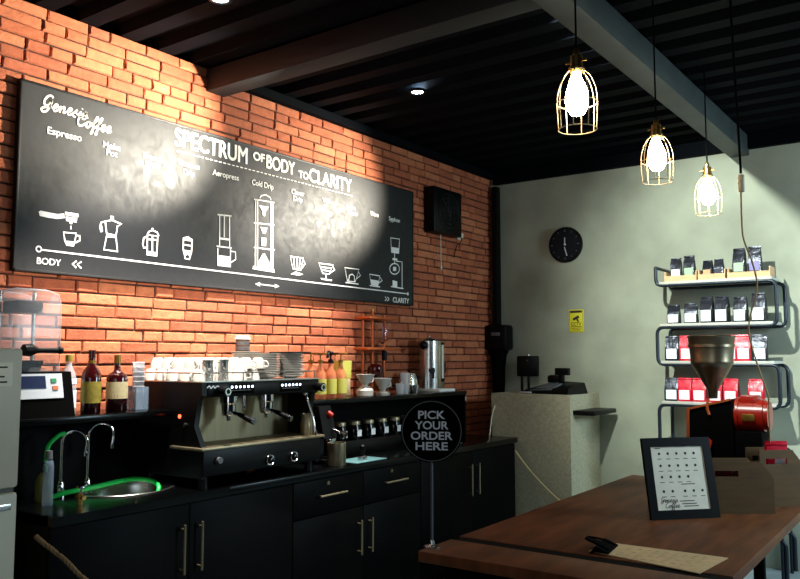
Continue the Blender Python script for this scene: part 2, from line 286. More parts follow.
# ================================================================== the room
CEIL, YB, XR, YF = 3.26, 6.48, 6.6, -2.6
struct('floor', MB().box((-0.2, YF - 0.2, -0.1), (XR + 0.2, YB + 0.2, 0)), 'floor')
c = MB().box((-0.2, YF - 0.2, CEIL + 0.05), (XR + 0.2, YB + 0.2, CEIL + 0.15))
k = YF
while k < YB:                                   # ribs of the black metal deck, running across the room
    c.prism([(0, k, CEIL + 0.05), (0, k + 0.03, CEIL), (0, k + 0.13, CEIL), (0, k + 0.16, CEIL + 0.05)], (XR, 0, 0)); k += 0.24
struct('ceiling', c, 'ceiling')
w = MB()                                        # brick wall: mortar bed and every brick face, one surface
COURSE, BL, GAP = 0.0605, 0.226, 0.0075
z = 0.30; row = 0
rb = random.Random(3)
while z < CEIL - 0.02:
    y = YF + (BL / 2 if row % 2 else 0) + rb.uniform(-0.01, 0.01)
    while y < YB - 0.02:
        if y + BL > 0.9:
            top = CEIL if y < 3.06 else 3.20
            L = BL if rb.random() > 0.30 else BL * 0.55
            a0, a1 = y + GAP / 2, min(y + L - GAP / 2, YB); b0, b1 = z + GAP / 2, min(z + COURSE - GAP / 2, top)
            if b1 - b0 > 0.02 and a1 - a0 > 0.02:
                e = 0.005; px = 0.012 + rb.uniform(-0.006, 0.006); j = lambda: rb.uniform(-0.003, 0.003)
                lo = [(0.0, a0 + j(), b0 + j()), (0.0, a1 + j(), b0 + j()), (0.0, a1 + j(), b1 + j()), (0.0, a0 + j(), b1 + j())]
                mi = [(px * 0.7, a0 + e * .3, b0 + e * .3), (px * 0.7, a1 - e * .3, b0 + e * .3), (px * 0.7, a1 - e * .3, b1 - e * .3), (px * 0.7, a0 + e * .3, b1 - e * .3)]
                hi = [(px + j(), a0 + e + abs(j()), b0 + e + abs(j())), (px + j(), a1 - e - abs(j()), b0 + e + abs(j())), (px + j(), a1 - e - abs(j()), b1 - e - abs(j())), (px + j(), a0 + e + abs(j()), b1 - e - abs(j()))]
                R3 = [[w.b.verts.new(p) for p in q] for q in (lo, mi, hi)]
                for A, B in zip(R3, R3[1:]):
                    for q in range(4): w.b.faces.new((A[q], A[(q + 1) % 4], B[(q + 1) % 4], B[q]))
                w.b.faces.new(R3[2])
        else: L = BL
        y += L
    z += COURSE; row += 1
wl = struct('wall_left', w, 'brick', smooth=0)
mb_ = MB().box((-0.2, YF, 0), (0.0, YB, CEIL)); mo = mb_.build('mortar_bed', 'mortar', wl)
struct('wall_back', MB().box((0.0, YB, 0), (XR, YB + 0.2, CEIL)), 'concrete')
struct('wall_right', MB().box((XR, YF, 0), (XR + 0.2, YB + 0.2, CEIL)), 'dark_wall')
struct('wall_front', MB().box((0, YF - 0.2, 0), (XR, YF, CEIL)), 'dark_wall')
struct('trim_1', MB().box((0.0, 3.06, 3.12), (2.14, 3.20, 3.255), 0.004), 'beam_dark')              # beam from the brick wall
struct('trim_2', MB().box((2.14, YF, 3.10), (2.28, YB, 3.255), 0.004), 'beam')               # long beam
struct('trim_3', MB().box((0.0, 3.20, 3.205), (0.05, YB, 3.258)), 'ceiling')                # dark plate over the bricks
struct('trim_4', MB().box((0.05, YB - 0.05, 3.145), (2.14, YB, 3.258)).box((2.28, YB - 0.05, 3.145), (XR, YB, 3.258)), 'ceiling')

# ================================================================== counters along the brick wall
LT = 0.91
def handle(parent, p0, p1, r=0.006, off=0.032):
    p0, p1 = Vector(p0), Vector(p1); n = Vector((off, 0, 0)); d = (p1 - p0).normalized() * 0.02
    m = MB().tube([p0 + n, p1 + n], r, 8).tube([p0 + d, p0 + d + n], r * 0.8, 6).tube([p1 - d, p1 - d + n], r * 0.8, 6)
    return m.build('handle', 'brushed', parent)
def cabinet(y0, y1, label, drawers):
    t = thing('base_cabinet', label, 'cabinet', (0.3, (y0 + y1) / 2, 0), group='black cabinets under the bar'); h = (y1 - y0) / 2
    if drawers or y0 > 3: MB().box((-0.27, -h + 0.002, 0.08), (0.28, h - 0.002, 0.866)).build('body', 'black', t)
    else: MB().box((-0.27, -h + 0.002, 0.08), (0.28, h - 0.002, 0.70)).box((-0.27, -h + 0.002, 0.70), (0.28, -h + 0.02, 0.866)).box((-0.27, h - 0.02, 0.70), (0.28, h - 0.002, 0.866)).box((0.262, -h + 0.02, 0.70), (0.28, h - 0.02, 0.866)).build('body', 'black', t)
    MB().box((-0.25, -h + 0.002, 0.0), (0.22, h - 0.002, 0.08)).build('plinth', 'black_matte', t)
    for s in (-1, 1):
        a, b = (-h + 0.004, -0.002) if s < 0 else (0.002, h - 0.004)
        top = 0.66 if drawers else 0.862
        d = MB().box((0.281, a, 0.085), (0.30, b, top), 0.002).build('door', 'black', t)
        hz = (0.385, 0.585) if drawers else (0.55, 0.775)
        handle(d, (0.30, s * 0.052, hz[0]), (0.30, s * 0.052, hz[1]))
        if drawers:
            d = MB().box((0.281, a, 0.666), (0.30, b, 0.862), 0.002).build('drawer', 'black', t)
            q = (a + b) / 2; handle(d, (0.30, q - 0.115, 0.772), (0.30, q + 0.115, 0.772))
            MB().cyl((0.30, q - 0.02, 0.835), (0.304, q - 0.02, 0.835), 0.011).cyl((0.303, q - 0.02, 0.835), (0.308, q - 0.02, 0.835), 0.006).build('lock', 'brushed', d)
    return t
cabinet(1.82, 3.22, 'black two-door bar cabinet below the sink and the espresso machine', False)
cabinet(3.22, 4.44, 'black bar cabinet with two drawers over two doors, between its two-door neighbours', True)
cabinet(4.44, 5.77, 'black two-door bar cabinet at the end beside the pale plaster counter', False)
# worktop with the sink cut-out
SX, SY, SA, SB = 0.24, 2.41, 0.205, 0.24
t = MB(); N = 40
ring = [(SX + SA * math.cos(2 * PI * k / N), SY + SB * math.sin(2 * PI * k / N)) for k in range(N)]
def edge_hit(k):
    a = 2 * PI * k / N; dx, dy = math.cos(a), math.sin(a); s = min([(0.62 - SX) / dx if dx > 1e-6 else ((0.015 - SX) / dx if dx < -1e-6 else 9), (2.75 - SY) / dy if dy > 1e-6 else ((1.82 - SY) / dy if dy < -1e-6 else 9)])
    return (SX + dx * s, SY + dy * s)
outer = [edge_hit(k) for k in range(N)]
for zz in (0.87, LT):
    A = [t.b.verts.new((*p, zz)) for p in ring]; B = [t.b.verts.new((*p, zz)) for p in outer]
    for k in range(N): t.b.faces.new((A[k], A[(k + 1) % N], B[(k + 1) % N], B[k]))
t.box((0.60, 1.82, 0.87), (0.62, 2.75, LT)); t.box((0.015, 2.75, 0.87), (0.62, 5.78, LT), 0.003)
for (xx, yy) in ((0.025, 1.82), (0.59, 1.82), (0.025, 2.73), (0.59, 2.73)): t.box((xx - 0.01, yy, 0.87), (xx + 0.02, yy + 0.02, LT))
tag(t.build('worktop', 'black_gloss'), 'long glossy black worktop carrying sink and espresso machine', 'worktop')
s = thing('sink', 'oval stainless steel sink sunk in the black worktop', 'sink', (SX, SY, LT))
rp = [(1.07, 0.003), (1.05, 0.006), (0.97, 0.004), (0.94, -0.02), (0.88, -0.13), (0.75, -0.16), (0.12, -0.165)]
m = MB(); m.lathe([(r, z) for r, z in rp], n=40, mx=Matrix.Diagonal((SA, SB, 1, 1))); m.build('bowl', 'steel', s)
MB().lathe([(0.0, -0.160), (0.03, -0.160), (0.032, -0.165)]).build('drain', 'chrome', s)
# raised back bar: slab in two runs, black back panel and end panel, inner riser shelf
UT = 1.285
def back_bar(y0, y1, label, riser):
    t = thing('back_bar', label, 'shelf', (0.18, (y0 + y1) / 2, LT)); h = (y1 - y0) / 2
    MB().box((-0.155, -h, UT - LT - 0.03), (0.175, h, UT - LT), 0.003).build('slab', 'black_gloss', t)
    MB().box((-0.155, -h, 0.0), (-0.14, h + (0 if riser else 0.5), UT - LT - 0.03)).build('back_panel', 'black', t)
    if riser:
        MB().box((-0.15, h - 0.018, 0.0), (0.165, h, UT - LT - 0.03)).build('end_panel', 'black', t)
        MB().box((-0.15, -h + 0.28, 0.0), (0.148, h - 0.02, 0.10), 0.003).build('riser', 'black_gloss', t)
        MB().box((0.165, h - 0.012, 0.30), (0.171, h - 0.003, 0.33)).build('switch', 'socket_white', t)
    return t
back_bar(1.68, 2.60, 'black raised back bar above the sink holding liqueur bottles', False)
back_bar(3.56, 5.44, 'black raised back bar right of the espresso machine holding drippers and boiler', True)

# ================================================================== menu board
by0, by1, bz0, bz1 = 1.919, 5.149, 1.950, 2.864
bd = thing('menu_board', 'wide black chalkboard with white drink drawings on the brick wall', 'menu board', (0.0, (by0 + by1) / 2, (bz0 + bz1) / 2))
OB = Vector((0.046, 0, 0)) - Vector(bd.location)
MB().box((0.015, by0 + 0.006, bz0 + 0.006), (0.044, by1 - 0.006, bz1 - 0.006)).xf(Matrix.Translation(-bd.location)).build('panel', 'board', bd)
m = MB()
for lo, hi in (((0.012, by0, bz0), (0.048, by0 + 0.012, bz1)), ((0.012, by1 - 0.012, bz0), (0.048, by1, bz1)), ((0.012, by0, bz0), (0.048, by1, bz0 + 0.012)), ((0.012, by0, bz1 - 0.012), (0.048, by1, bz1))): m.box(lo, hi, 0.002)
m.xf(Matrix.Translation(-bd.location)).build('edge_frame', 'board_edge', bd)
RY, UZ = (0, 1, 0), (0, 0, 1)
def bp(y, z): return OB + Vector((0, y, z))
NM = {'SPECTRUM': 'title_word', 'OF': 'title_word', 'TO': 'title_word'}
for i, (s, y, z, w_, h_) in enumerate(TEXTS):
    nm = 'title_word' if i < 5 else ('arrow_caption' if i > 20 else 'drink_name')
    MB().text(s, bp(y, z), RY, UZ, w_, h_, fat=0.0035 if i < 5 else 0.001).build(nm, 'chalk', bd, smooth=0)
m = MB(); k = 2.83
while k < 4.368: m.ribbon([(k, 2.705), (k + 0.022, 2.705)], 0.006, OB, RY, UZ); k += 0.034
m.build('dashed_rule', 'chalk', bd, smooth=0)
m = MB().ribbon([(2.055, 2.06), (5.07, 2.042)], 0.008, OB, RY, UZ)
m.ribbon([(2.04 + 0.013 * math.cos(a * PI / 6), 2.062 + 0.013 * math.sin(a * PI / 6)) for a in range(13)], 0.007, OB, RY, UZ)
m.fill([(5.07 + 0.013 * math.cos(a * PI / 6), 2.042 + 0.013 * math.sin(a * PI / 6)) for a in range(12)], OB, RY, UZ)
m.build('scale_line', 'chalk', bd, smooth=0)
m = MB().ribbon([(3.46, 2.0), (3.64, 1.999)], 0.007, OB, RY, UZ)
m.fill([(3.445, 2.0), (3.485, 2.014), (3.485, 1.986)], OB, RY, UZ, 0.0012).fill([(3.655, 1.999), (3.615, 1.985), (3.615, 2.013)], OB, RY, UZ, 0.0012)
m.build('double_arrow', 'chalk', bd, smooth=0)
for q in (((2.238, 2.024), (2.216, 2.007), (2.238, 1.990)), ((2.265, 2.024), (2.243, 2.007), (2.265, 1.990)), ((4.774, 2.002), (4.797, 1.987), (4.774, 1.971)), ((4.804, 2.002), (4.827, 1.987), (4.804, 1.971))):
    MB().ribbon(q, 0.008, OB, RY, UZ).build('chevron', 'chalk', bd, smooth=0)
for nm, (st, fl) in ICONS.items():
    m = MB()
    for s in st: m.ribbon(s, 0.0085, OB, RY, UZ)
    for f in fl: m.fill(f, OB, RY, UZ, 0.0014)
    m.build(nm, 'chalk', bd, smooth=0)
# handwritten shop name: brush strokes per letter, in a unit em
SCRIPT = {
 'G': [[(.62, .86), (.5, .98), (.28, .92), (.12, .62), (.16, .34), (.36, .26), (.54, .42), (.58, .62), (.5, .64), (.62, .60), (.56, .2), (.42, -.12), (.2, -.2), (.06, -.06), (.2, .1), (.7, .3)]],
 'C': [[(.66, .8), (.58, .96), (.38, .92), (.16, .6), (.14, .22), (.34, .02), (.56, .1), (.76, .3)]],
 'e': [[(.0, .2), (.2, .24), (.36, .4), (.28, .52), (.14, .42), (.12, .16), (.26, .02), (.5, .2)]],
 'n': [[(.0, .2), (.12, .46), (.14, .02)], [(.14, .2), (.3, .48), (.4, .4), (.4, .06), (.6, .2)]],
 's': [[(.0, .1), (.26, .54), (.22, .34), (.34, .16), (.22, .0), (.06, .06)], [(.26, .04), (.46, .2)]],
 'i': [[(.0, .2), (.12, .48), (.12, .06), (.3, .2)], [(.15, .66), (.17, .70)]],
 'o': [[(.24, .5), (.08, .34), (.14, .04), (.34, .1), (.38, .38), (.24, .5), (.34, .42), (.52, .44)]],
 'f': [[(.0, .2), (.26, .6), (.36, .92), (.26, .96), (.18, .6), (.14, -.1), (.1, -.36), (.22, -.28), (.2, .04), (.42, .2)]],
}
def script(m, word, y, z, size, slope=0.0):
    adv = dict(G=.72, C=.74, e=.46, n=.56, s=.44, i=.26, o=.48, f=.36)
    for ch in word:
        for st in SCRIPT[ch]:
            P = [(y + (p[0] + 0.25 * p[1]) * size, z + slope * p[0] * size + p[1] * size) for p in st]
            m.ribbon(P, 0.010 if ch in 'GC' else 0.0085, OB, RY, UZ, smooth=5)
        y += adv[ch] * size; z += slope * size
m = MB(); script(m, 'Genesis', 2.022, 2.745, 0.074); m.build('brush_lettering', 'blush', bd, smooth=0)
m = MB(); script(m, 'Coffee', 2.205, 2.706, 0.070); m.build('brush_lettering', 'blush', bd, smooth=0)

# ================================================================== things on the walls
f = thing('wall_fan', 'square black fan box with round grille high on the brick wall', 'fan', (0.0, 5.555, 2.76))
MB().box((0.013, -0.215, -0.195), (0.12, 0.215, 0.185), 0.015).build('housing', 'black_plastic', f)
m = MB()
for r in (0.04, 0.075, 0.11, 0.145): m.tube([(0.124, r * math.cos(2 * PI * k / 28), r * math.sin(2 * PI * k / 28)) for k in range(28)], 0.004, 6, closed=True)
for k in range(8): m.tube([(0.124, 0, 0), (0.124, 0.145 * math.cos(k * PI / 4), 0.145 * math.sin(k * PI / 4))], 0.003, 6)
m.build('grille', 'board_edge', f)
MB().tube([(0.06, -0.03, -0.19), (0.06, -0.028, -0.34), (0.06, -0.024, -0.46)], 0.0035, 6).cyl((0.06, -0.024, -0.49), (0.06, -0.024, -0.455), 0.008).build('pull_cord', 'socket_white', f)
o = thing('wall_socket', 'small pale wall socket on the bricks below the black fan box', 'socket', (0.012, 5.878, 2.60))
MB().box((0.0, -0.035, -0.035), (0.018, 0.035, 0.04), 0.006).build('plate', 'socket_white', o)
MB().box((0.018, -0.018, -0.018), (0.045, 0.018, 0.02), 0.004).build('plug', 'socket_white', o)
MB().tube([(0.035, 0, -0.018), (0.03, -0.01, -0.06), (0.02, -0.06, -0.10), (0.018, -0.1, -0.2)], 0.004, 6, smooth=4).build('lead', 'black_plastic', o)

ck = thing('wall_clock', 'round dark wall clock on the bare concrete wall', 'clock', (0.752, YB, 2.53))
MB().lathe([(0, 0), (0.155, 0), (0.158, 0.02), (0.150, 0.034), (0.143, 0.034), (0.141, 0.024), (0, 0.024)], n=48, mx=Matrix.Rotation(PI / 2, 4, 'X')).build('case', 'black_plastic', ck)
MB().lathe([(0, 0.026), (0.140, 0.026)], n=40, mx=Matrix.Rotation(PI / 2, 4, 'X')).build('dial', 'clock_face', ck)
for k in range(12):
    a = k * PI / 6; MB().ribbon([(0.115 * math.sin(a), 0.115 * math.cos(a)), (0.132 * math.sin(a), 0.132 * math.cos(a))], 0.006 if k % 3 else 0.01, (0, -0.027, 0), (1, 0, 0), (0, 0, 1)).build('hour_mark', 'grey', ck, smooth=0)
MB().ribbon([(-0.005, -0.02), (0.018, -0.10)], 0.010, (0, -0.029, 0), (1, 0, 0), (0, 0, 1)).build('minute_hand', 'clock_light', ck, smooth=0)
MB().ribbon([(0, 0.0), (0.0, 0.062)], 0.010, (0, -0.031, 0), (1, 0, 0), (0, 0, 1)).build('hour_hand', 'clock_light', ck, smooth=0)
MB().cyl((0, -0.024, 0), (0, -0.036, 0), 0.008).build('hub', 'clock_light', ck)

cs = thing('cctv_sign', 'small yellow camera warning sign on the concrete wall', 'sign', (0.834, YB, 1.861))
MB().box((-0.067, -0.006, -0.098), (0.067, 0.0, 0.098), 0.002).build('plate', 'yellow', cs)
o_, r_, u_ = Vector((0, -0.0062, 0)), (1, 0, 0), (0, 0, 1)
m = MB()
for pts in ([(-0.06, -0.091), (0.06, -0.091), (0.06, 0.091), (-0.06, 0.091), (-0.06, -0.091)],): m.ribbon(pts, 0.003, o_, r_, u_)
m.fill([(-0.055, 0.07), (0.055, 0.07), (0.055, 0.088), (-0.055, 0.088)], o_, r_, u_)
m.fill([(-0.035, 0.020), (0.02, 0.048), (0.032, 0.028), (-0.022, 0.002)], o_, r_, u_).fill([(0.0, 0.015), (0.012, 0.021), (0.03, -0.008), (0.012, -0.008)], o_, r_, u_)
m.fill([(-0.05, -0.052), (0.05, -0.052), (0.05, -0.047), (-0.05, -0.047)], o_, r_, u_)
m.build('camera_symbol', 'ink', cs, smooth=0)
MB().text('CCTV', o_ + Vector((0, 0, -0.026)), r_, u_, 0.095, 0.028, 0.02).build('lettering', 'ink', cs, smooth=0)
MB().fill([(-0.05, -0.065), (0.05, -0.065), (0.05, -0.060), (-0.05, -0.060)], o_, r_, u_).fill([(-0.04, -0.08), (0.04, -0.08), (0.04, -0.075), (-0.04, -0.075)], o_, r_, u_).build('small_print', 'ink', cs, smooth=0)

eb = thing('meter_box', 'black box on a dark conduit in the corner beside the bricks', 'electrical box', (0.115, YB, 1.72))
MB().box((-0.11, -0.17, -0.11), (0.12, -0.01, 0.12), 0.03).build('casing', 'black_plastic', eb)
MB().box((-0.03, -0.174, 0.02), (0.06, -0.169, 0.05), 0.002).build('plate', 'grey', eb)
MB().box((-0.06, -0.09, 0.12), (-0.005, -0.01, 1.40), 0.01).box((-0.035, -0.11, 0.12), (-0.025, -0.07, 0.5)).build('conduit', 'black_plastic', eb)
MB().lathe([(0.095, -0.11), (0.075, -0.16), (0.06, -0.26), (0.055, -0.46), (0.05, -0.70)], c=(0.0, -0.09, 0), n=12).build('cable_bundle', 'black_matte', eb)

# ceiling downlights
for yy, lb in ((2.47, 'recessed ceiling downlight nearest the left above the menu board'), (4.12, 'recessed ceiling downlight above the right end of the menu board')):
    d = thing('ceiling_downlight', lb, 'ceiling light', (0.80, yy, CEIL), group='downlights over the bar')
    MB().lathe([(0.055, 0.0), (0.058, -0.012), (0.040, -0.016), (0.036, -0.002)], n=28).build('ring', 'black_plastic', d)
    MB().lathe([(0, -0.010), (0.036, -0.010), (0.036, -0.004)], n=24).build('lens', 'lens', d)

# caged pendants over the serving table
PEND = [(2.507, 2.672, 'nearest and largest of the three caged pendant lamps'), (2.459, 3.707, 'middle caged pendant lamp with a brass socket'), (2.42, 4.726, 'farthest caged pendant lamp, in front of the concrete wall')]
for i, (x, y, lb) in enumerate(PEND):
    p = thing('pendant_lamp', lb, 'pendant lamp', (x, y, CEIL), group='caged pendants over the table'); zc = 2.50 - CEIL
    MB().tube([(0, 0, 0), (0, 0, zc + 0.16)], 0.004, 8).build('cord', 'black_matte', p)
    MB().lathe([(0.006, 0.175), (0.012, 0.165), (0.012, 0.15), (0.022, 0.145), (0.024, 0.105), (0.029, 0.10), (0.029, 0.088), (0.022, 0.082), (0.0, 0.082)], c=(0, 0, zc)).cyl((0.02, 0, zc + 0.125), (0.04, 0, zc + 0.125), 0.005).cyl((-0.02, 0, zc + 0.125), (-0.04, 0, zc + 0.125), 0.005).build('socket', 'brass', p)
    m = MB()
    prof = [(0.026, 0.092), (0.05, 0.066), (0.068, 0.02), (0.0735, -0.03), (0.0705, -0.10), (0.0685, -0.128)]
    for k in range(8):
        a = 2 * PI * k / 8 + 0.2; m.tube([(r * math.cos(a), r * math.sin(a), zc + h) for r, h in prof], 0.0017, 6, smooth=4)
    for r, h in ((0.028, 0.092), (0.0735, -0.03), (0.0685, -0.128)): m.tube([(r * math.cos(2 * PI * k / 32), r * math.sin(2 * PI * k / 32), zc + h) for k in range(32)], 0.0019, 6, closed=True)
    m.build('cage', 'wire', p)
    MB().lathe([(0.0, -0.078), (0.022, -0.073), (0.037, -0.052), (0.043, -0.024), (0.040, 0.008), (0.028, 0.042), (0.018, 0.064), (0.015, 0.085)], c=(0, 0, zc)).build('bulb', 'bulb', p)
CABLE = [(2.828, 3.7, 2.275), (2.827, 3.7, 2.259), (2.807, 3.787, 2.143), (2.794, 3.873, 2.086), (2.807, 3.96, 1.992), (2.807, 4.047, 1.905), (2.777, 4.133, 1.825), (2.732, 4.22, 1.743), (2.706, 4.307, 1.661), (2.716, 4.393, 1.535), (2.724, 4.48, 1.441), (2.732, 4.567, 1.351), (2.716, 4.653, 1.24), (2.69, 4.78, 1.082)]
hc = thing('hanging_cable', 'cream inline plug on a dark cord with tan cable hanging before the rack', 'cable', (2.83, 3.70, CEIL))
MB().tube([(-0.02, 0, 0), (-0.012, 0, -0.4), (0, 0, -0.90)], 0.0055, 8, smooth=4).build('cord', 'black_matte', hc)
MB().box((-0.014, -0.011, -0.985), (0.014, 0.011, -0.905), 0.009).box((-0.004, -0.015, -0.955), (0.006, -0.009, -0.925)).build('plug', 'plug', hc)
MB().tube([(p[0] - 2.83, p[1] - 3.70, p[2] - CEIL) for p in CABLE], 0.004, 8, smooth=5).build('tan_cable', 'cable_tan', hc)
# ================================================================== fridge at the left
fr = thing('refrigerator', 'tall pale grey two-door refrigerator at the left end of the bar', 'refrigerator', (0.34, 1.315, 0))
MB().box((-0.31, -0.31, 0.04), (0.30, 0.31, 1.575), 0.012).build('body', 'fridge', fr)
dr = MB().box((0.305, -0.31, 1.062), (0.36, 0.312, 1.584), 0.014).build('door', 'fridge', fr, label='upper freezer door')
MB().box((0.36, 0.13, 1.44), (0.362, 0.27, 1.53), 0.001).build('sticker', 'paper', dr)
m = MB()
for a, b, h in ((0.15, 0.25, 1.515), (0.15, 0.22, 1.497), (0.15, 0.24, 1.48), (0.19, 0.25, 1.46)): m.box((0.362, a, h - 0.006), (0.3626, b, h))
m.build('print', 'ink', dr, smooth=0)
dr = MB().box((0.305, -0.31, 0.06), (0.36, 0.312, 1.046), 0.014).build('door', 'fridge', fr, label='lower fridge door')
MB().box((0.36, 0.10, 0.985), (0.375, 0.28, 1.010), 0.004).build('handle', 'steel', dr)
MB().box((0.30, -0.30, 1.046), (0.345, 0.30, 1.062)).build('gap_strip', 'fridge_trim', fr)
for s in (-1, 1): MB().cyl((0.22, s * 0.25, 0), (0.22, s * 0.25, 0.05), 0.02).build('foot', 'rubber', fr)

# ================================================================== left end of the bar
sm = thing('sealing_machine', 'black cup sealing machine with clear domed hood and blue screen', 'machine', (0.19, 1.925, UT))
MB().hexa([(-0.15, -0.17, 0), (0.15, -0.17, 0), (0.15, 0.15, 0), (-0.15, 0.15, 0), (-0.15, -0.17, 0.20), (0.105, -0.17, 0.20), (0.105, 0.15, 0.20), (-0.15, 0.15, 0.20)]).build('base', 'black_matte', sm)
tilt = Vector((-0.045, 0, 0.20)).normalized(); pn = Vector((tilt.z, 0, -tilt.x))
def fp(y, s): return Vector((0.15, y, 0)) + tilt * s + pn * 0.002
pnl = MB().prism([fp(-0.16, 0.085), fp(0.10, 0.085), fp(0.10, 0.195), fp(-0.16, 0.195)], pn * 0.004).build('control_panel', 'panel_white', sm)
MB().prism([fp(-0.13, 0.13) + pn * .004, fp(0.02, 0.13) + pn * .004, fp(0.02, 0.185) + pn * .004, fp(-0.13, 0.185) + pn * .004], pn * 0.002).build('screen', 'screen', pnl)
MB().prism([fp(0.045, 0.155) + pn * .004, fp(0.07, 0.155) + pn * .004, fp(0.07, 0.172) + pn * .004, fp(0.045, 0.172) + pn * .004], pn * 0.004).build('button', 'button_g', pnl)
MB().prism([fp(0.05, 0.122) + pn * .004, fp(0.075, 0.122) + pn * .004, fp(0.075, 0.139) + pn * .004, fp(0.05, 0.139) + pn * .004], pn * 0.004).build('button', 'button_o', pnl)
MB().lathe([(0.0, 0.20), (0.085, 0.20), (0.085, 0.225), (0.092, 0.23), (0.092, 0.25), (0.07, 0.25), (0.07, 0.21)], c=(0.0, -0.03, 0)).build('cup_ring', 'black_plastic', sm)
h = MB()
prof = [(-0.19, 0.20), (-0.19, 0.50), (-0.17, 0.545), (-0.12, 0.56), (0.035, 0.56), (0.08, 0.545), (0.095, 0.50), (0.095, 0.20)]
inner = [(a * 0.97, b - 0.006 if b > 0.21 else b) for a, b in prof]
h.prism([(-0.13, a, b) for a, b in prof], (0.004, 0, 0)).prism([(0.095, a, b) for a, b in prof], (0.004, 0, 0))
for (a, b), (c2, d2) in zip(prof, prof[1:]): h.hexa([(-0.126, a, b), (0.095, a, b), (0.095, c2, d2), (-0.126, c2, d2), (-0.126, a * .97, b - .004), (0.095, a * .97, b - .004), (0.095, c2 * .97, d2 - .004), (-0.126, c2 * .97, d2 - .004)])
ho = h.build('clear_hood', 'acrylic', sm)
MB().box((-0.12, -0.11, 0.560), (0.09, 0.03, 0.566), 0.003).build('hood_highlight', 'frosted', ho)  # pale plate stands in for the highlight along the hood's top
for xx in (-0.13, 0.099): MB().tube([(xx, a, b) for a, b in prof], 0.0025, 6).build('hood_edge', 'frosted', ho)
MB().box((-0.07, -0.09, 0.46), (0.06, 0.035, 0.515), 0.01).build('sealing_head', 'black_plastic', sm)
MB().cyl((0.11, -0.06, 0.295), (0.11, 0.09, 0.295), 0.011).lathe([(0.0, -0.03), (0.025, -0.03), (0.028, 0.0), (0.015, 0.03), (0, 0.03)], mx=Matrix.Translation((0.11, -0.05, 0.295)) @ Matrix.Rotation(-PI / 2, 4, 'X')).sph((0.11, 0.09, 0.295), 0.017).build('lever', 'black_plastic', sm)
for yy in (-0.11, 0.05): MB().cyl((-0.05, yy, 0.20), (-0.05, yy, 0.56), 0.009).build('guide_rod', 'steel', sm)
MB().box((0.16, -0.14, -0.002), (0.165, 0.2, 0.0)).build('front_foot', 'rubber', sm)

def bottle(name, label, loc, prof, body, lab, labz, lr, cap, capz, capr, cat='bottle', group='liqueur bottles on the back bar'):
    t = thing(name, label, cat, loc, group=group)
    MB().lathe(prof, n=28).build('glass_body', body, t)
    MB().lathe([(lr, labz[0]), (lr + 0.0012, labz[0]), (lr + 0.0012, labz[1]), (lr, labz[1])], n=28).build('label', lab, t)
    MB().lathe([(0, capz[1]), (capr, capz[1]), (capr, capz[0]), (0, capz[0])], n=16).build('cap', cap, t)
    return t
bp1 = [(0, 0), (0.042, 0), (0.045, 0.006), (0.045, 0.165), (0.04, 0.195), (0.02, 0.225), (0.0145, 0.24), (0.0145, 0.275), (0, 0.276)]
b = bottle('liqueur_bottle', 'dark red bottle with a yellow-olive label on the back bar', (0.24, 2.215, UT), bp1, 'wine', 'label_g', (0.05, 0.15), 0.0452, 'wine', (0.262, 0.298), 0.0165)
MB().lathe([(0.0152, 0.225), (0.0165, 0.225), (0.0165, 0.25), (0.0152, 0.25)]).build('neck_label', 'cap_gold', b)
bp2 = [(0, 0), (0.046, 0), (0.05, 0.006), (0.05, 0.16), (0.046, 0.178), (0.02, 0.195), (0.0145, 0.21), (0.0145, 0.245), (0, 0.246)]
b = bottle('liqueur_bottle', 'square-shouldered dark bottle with a cream label on the back bar', (0.24, 2.355, UT), bp2, 'wine', 'label_c', (0.065, 0.145), 0.0502, 'cap_gold', (0.235, 0.275), 0.0165)
MB().lathe([(0.0505, 0.068), (0.0512, 0.068), (0.0512, 0.085), (0.0505, 0.085)]).build('label_band', 'red_gloss', b)
bp3 = [(0, 0), (0.034, 0), (0.036, 0.006), (0.036, 0.15), (0.03, 0.19), (0.014, 0.225), (0.013, 0.26), (0, 0.261)]
b = bottle('liqueur_bottle', 'slim clear bottle with white labels beside the sealing machine', (0.20, 2.122, UT), bp3, 'frosted', 'label_w', (0.03, 0.11), 0.0362, 'label_g', (0.245, 0.275), 0.016)
MB().lathe([(0.0365, 0.14), (0.0375, 0.14), (0.037, 0.165), (0.0362, 0.165)]).build('neck_label', 'label_w', b)
hd = thing('cup_holder', 'clear acrylic holder with a pale blue edge beside the espresso machine', 'holder', (0.20, 2.505, UT))
m = MB()
for lo, hi in (((-0.036, -0.038, 0), (0.036, 0.038, 0.005)), ((-0.036, -0.038, 0), (-0.033, 0.038, 0.115)), ((0.033, -0.038, 0), (0.036, 0.038, 0.115)), ((-0.036, -0.038, 0), (0.036, -0.035, 0.115)), ((-0.036, 0.035, 0), (0.036, 0.038, 0.115))): m.box(lo, hi)
m.build('box', 'plastic_blue', hd)
for k in range(7):
    c_ = MB().lathe([(0.022, 0.0), (0.029, 0.085), (0.032, 0.088), (0.031, 0.09), (0.028, 0.087), (0.021, 0.003), (0, 0.003), (0, 0)], n=20).build('plastic_cup', 'frosted')
    c_.location = (0.20, 2.505, UT + 0.006 + 0.024 * k)
    tag(c_, 'clear plastic cup in the nested stack standing in the acrylic holder', 'cup', 'nested plastic cups')

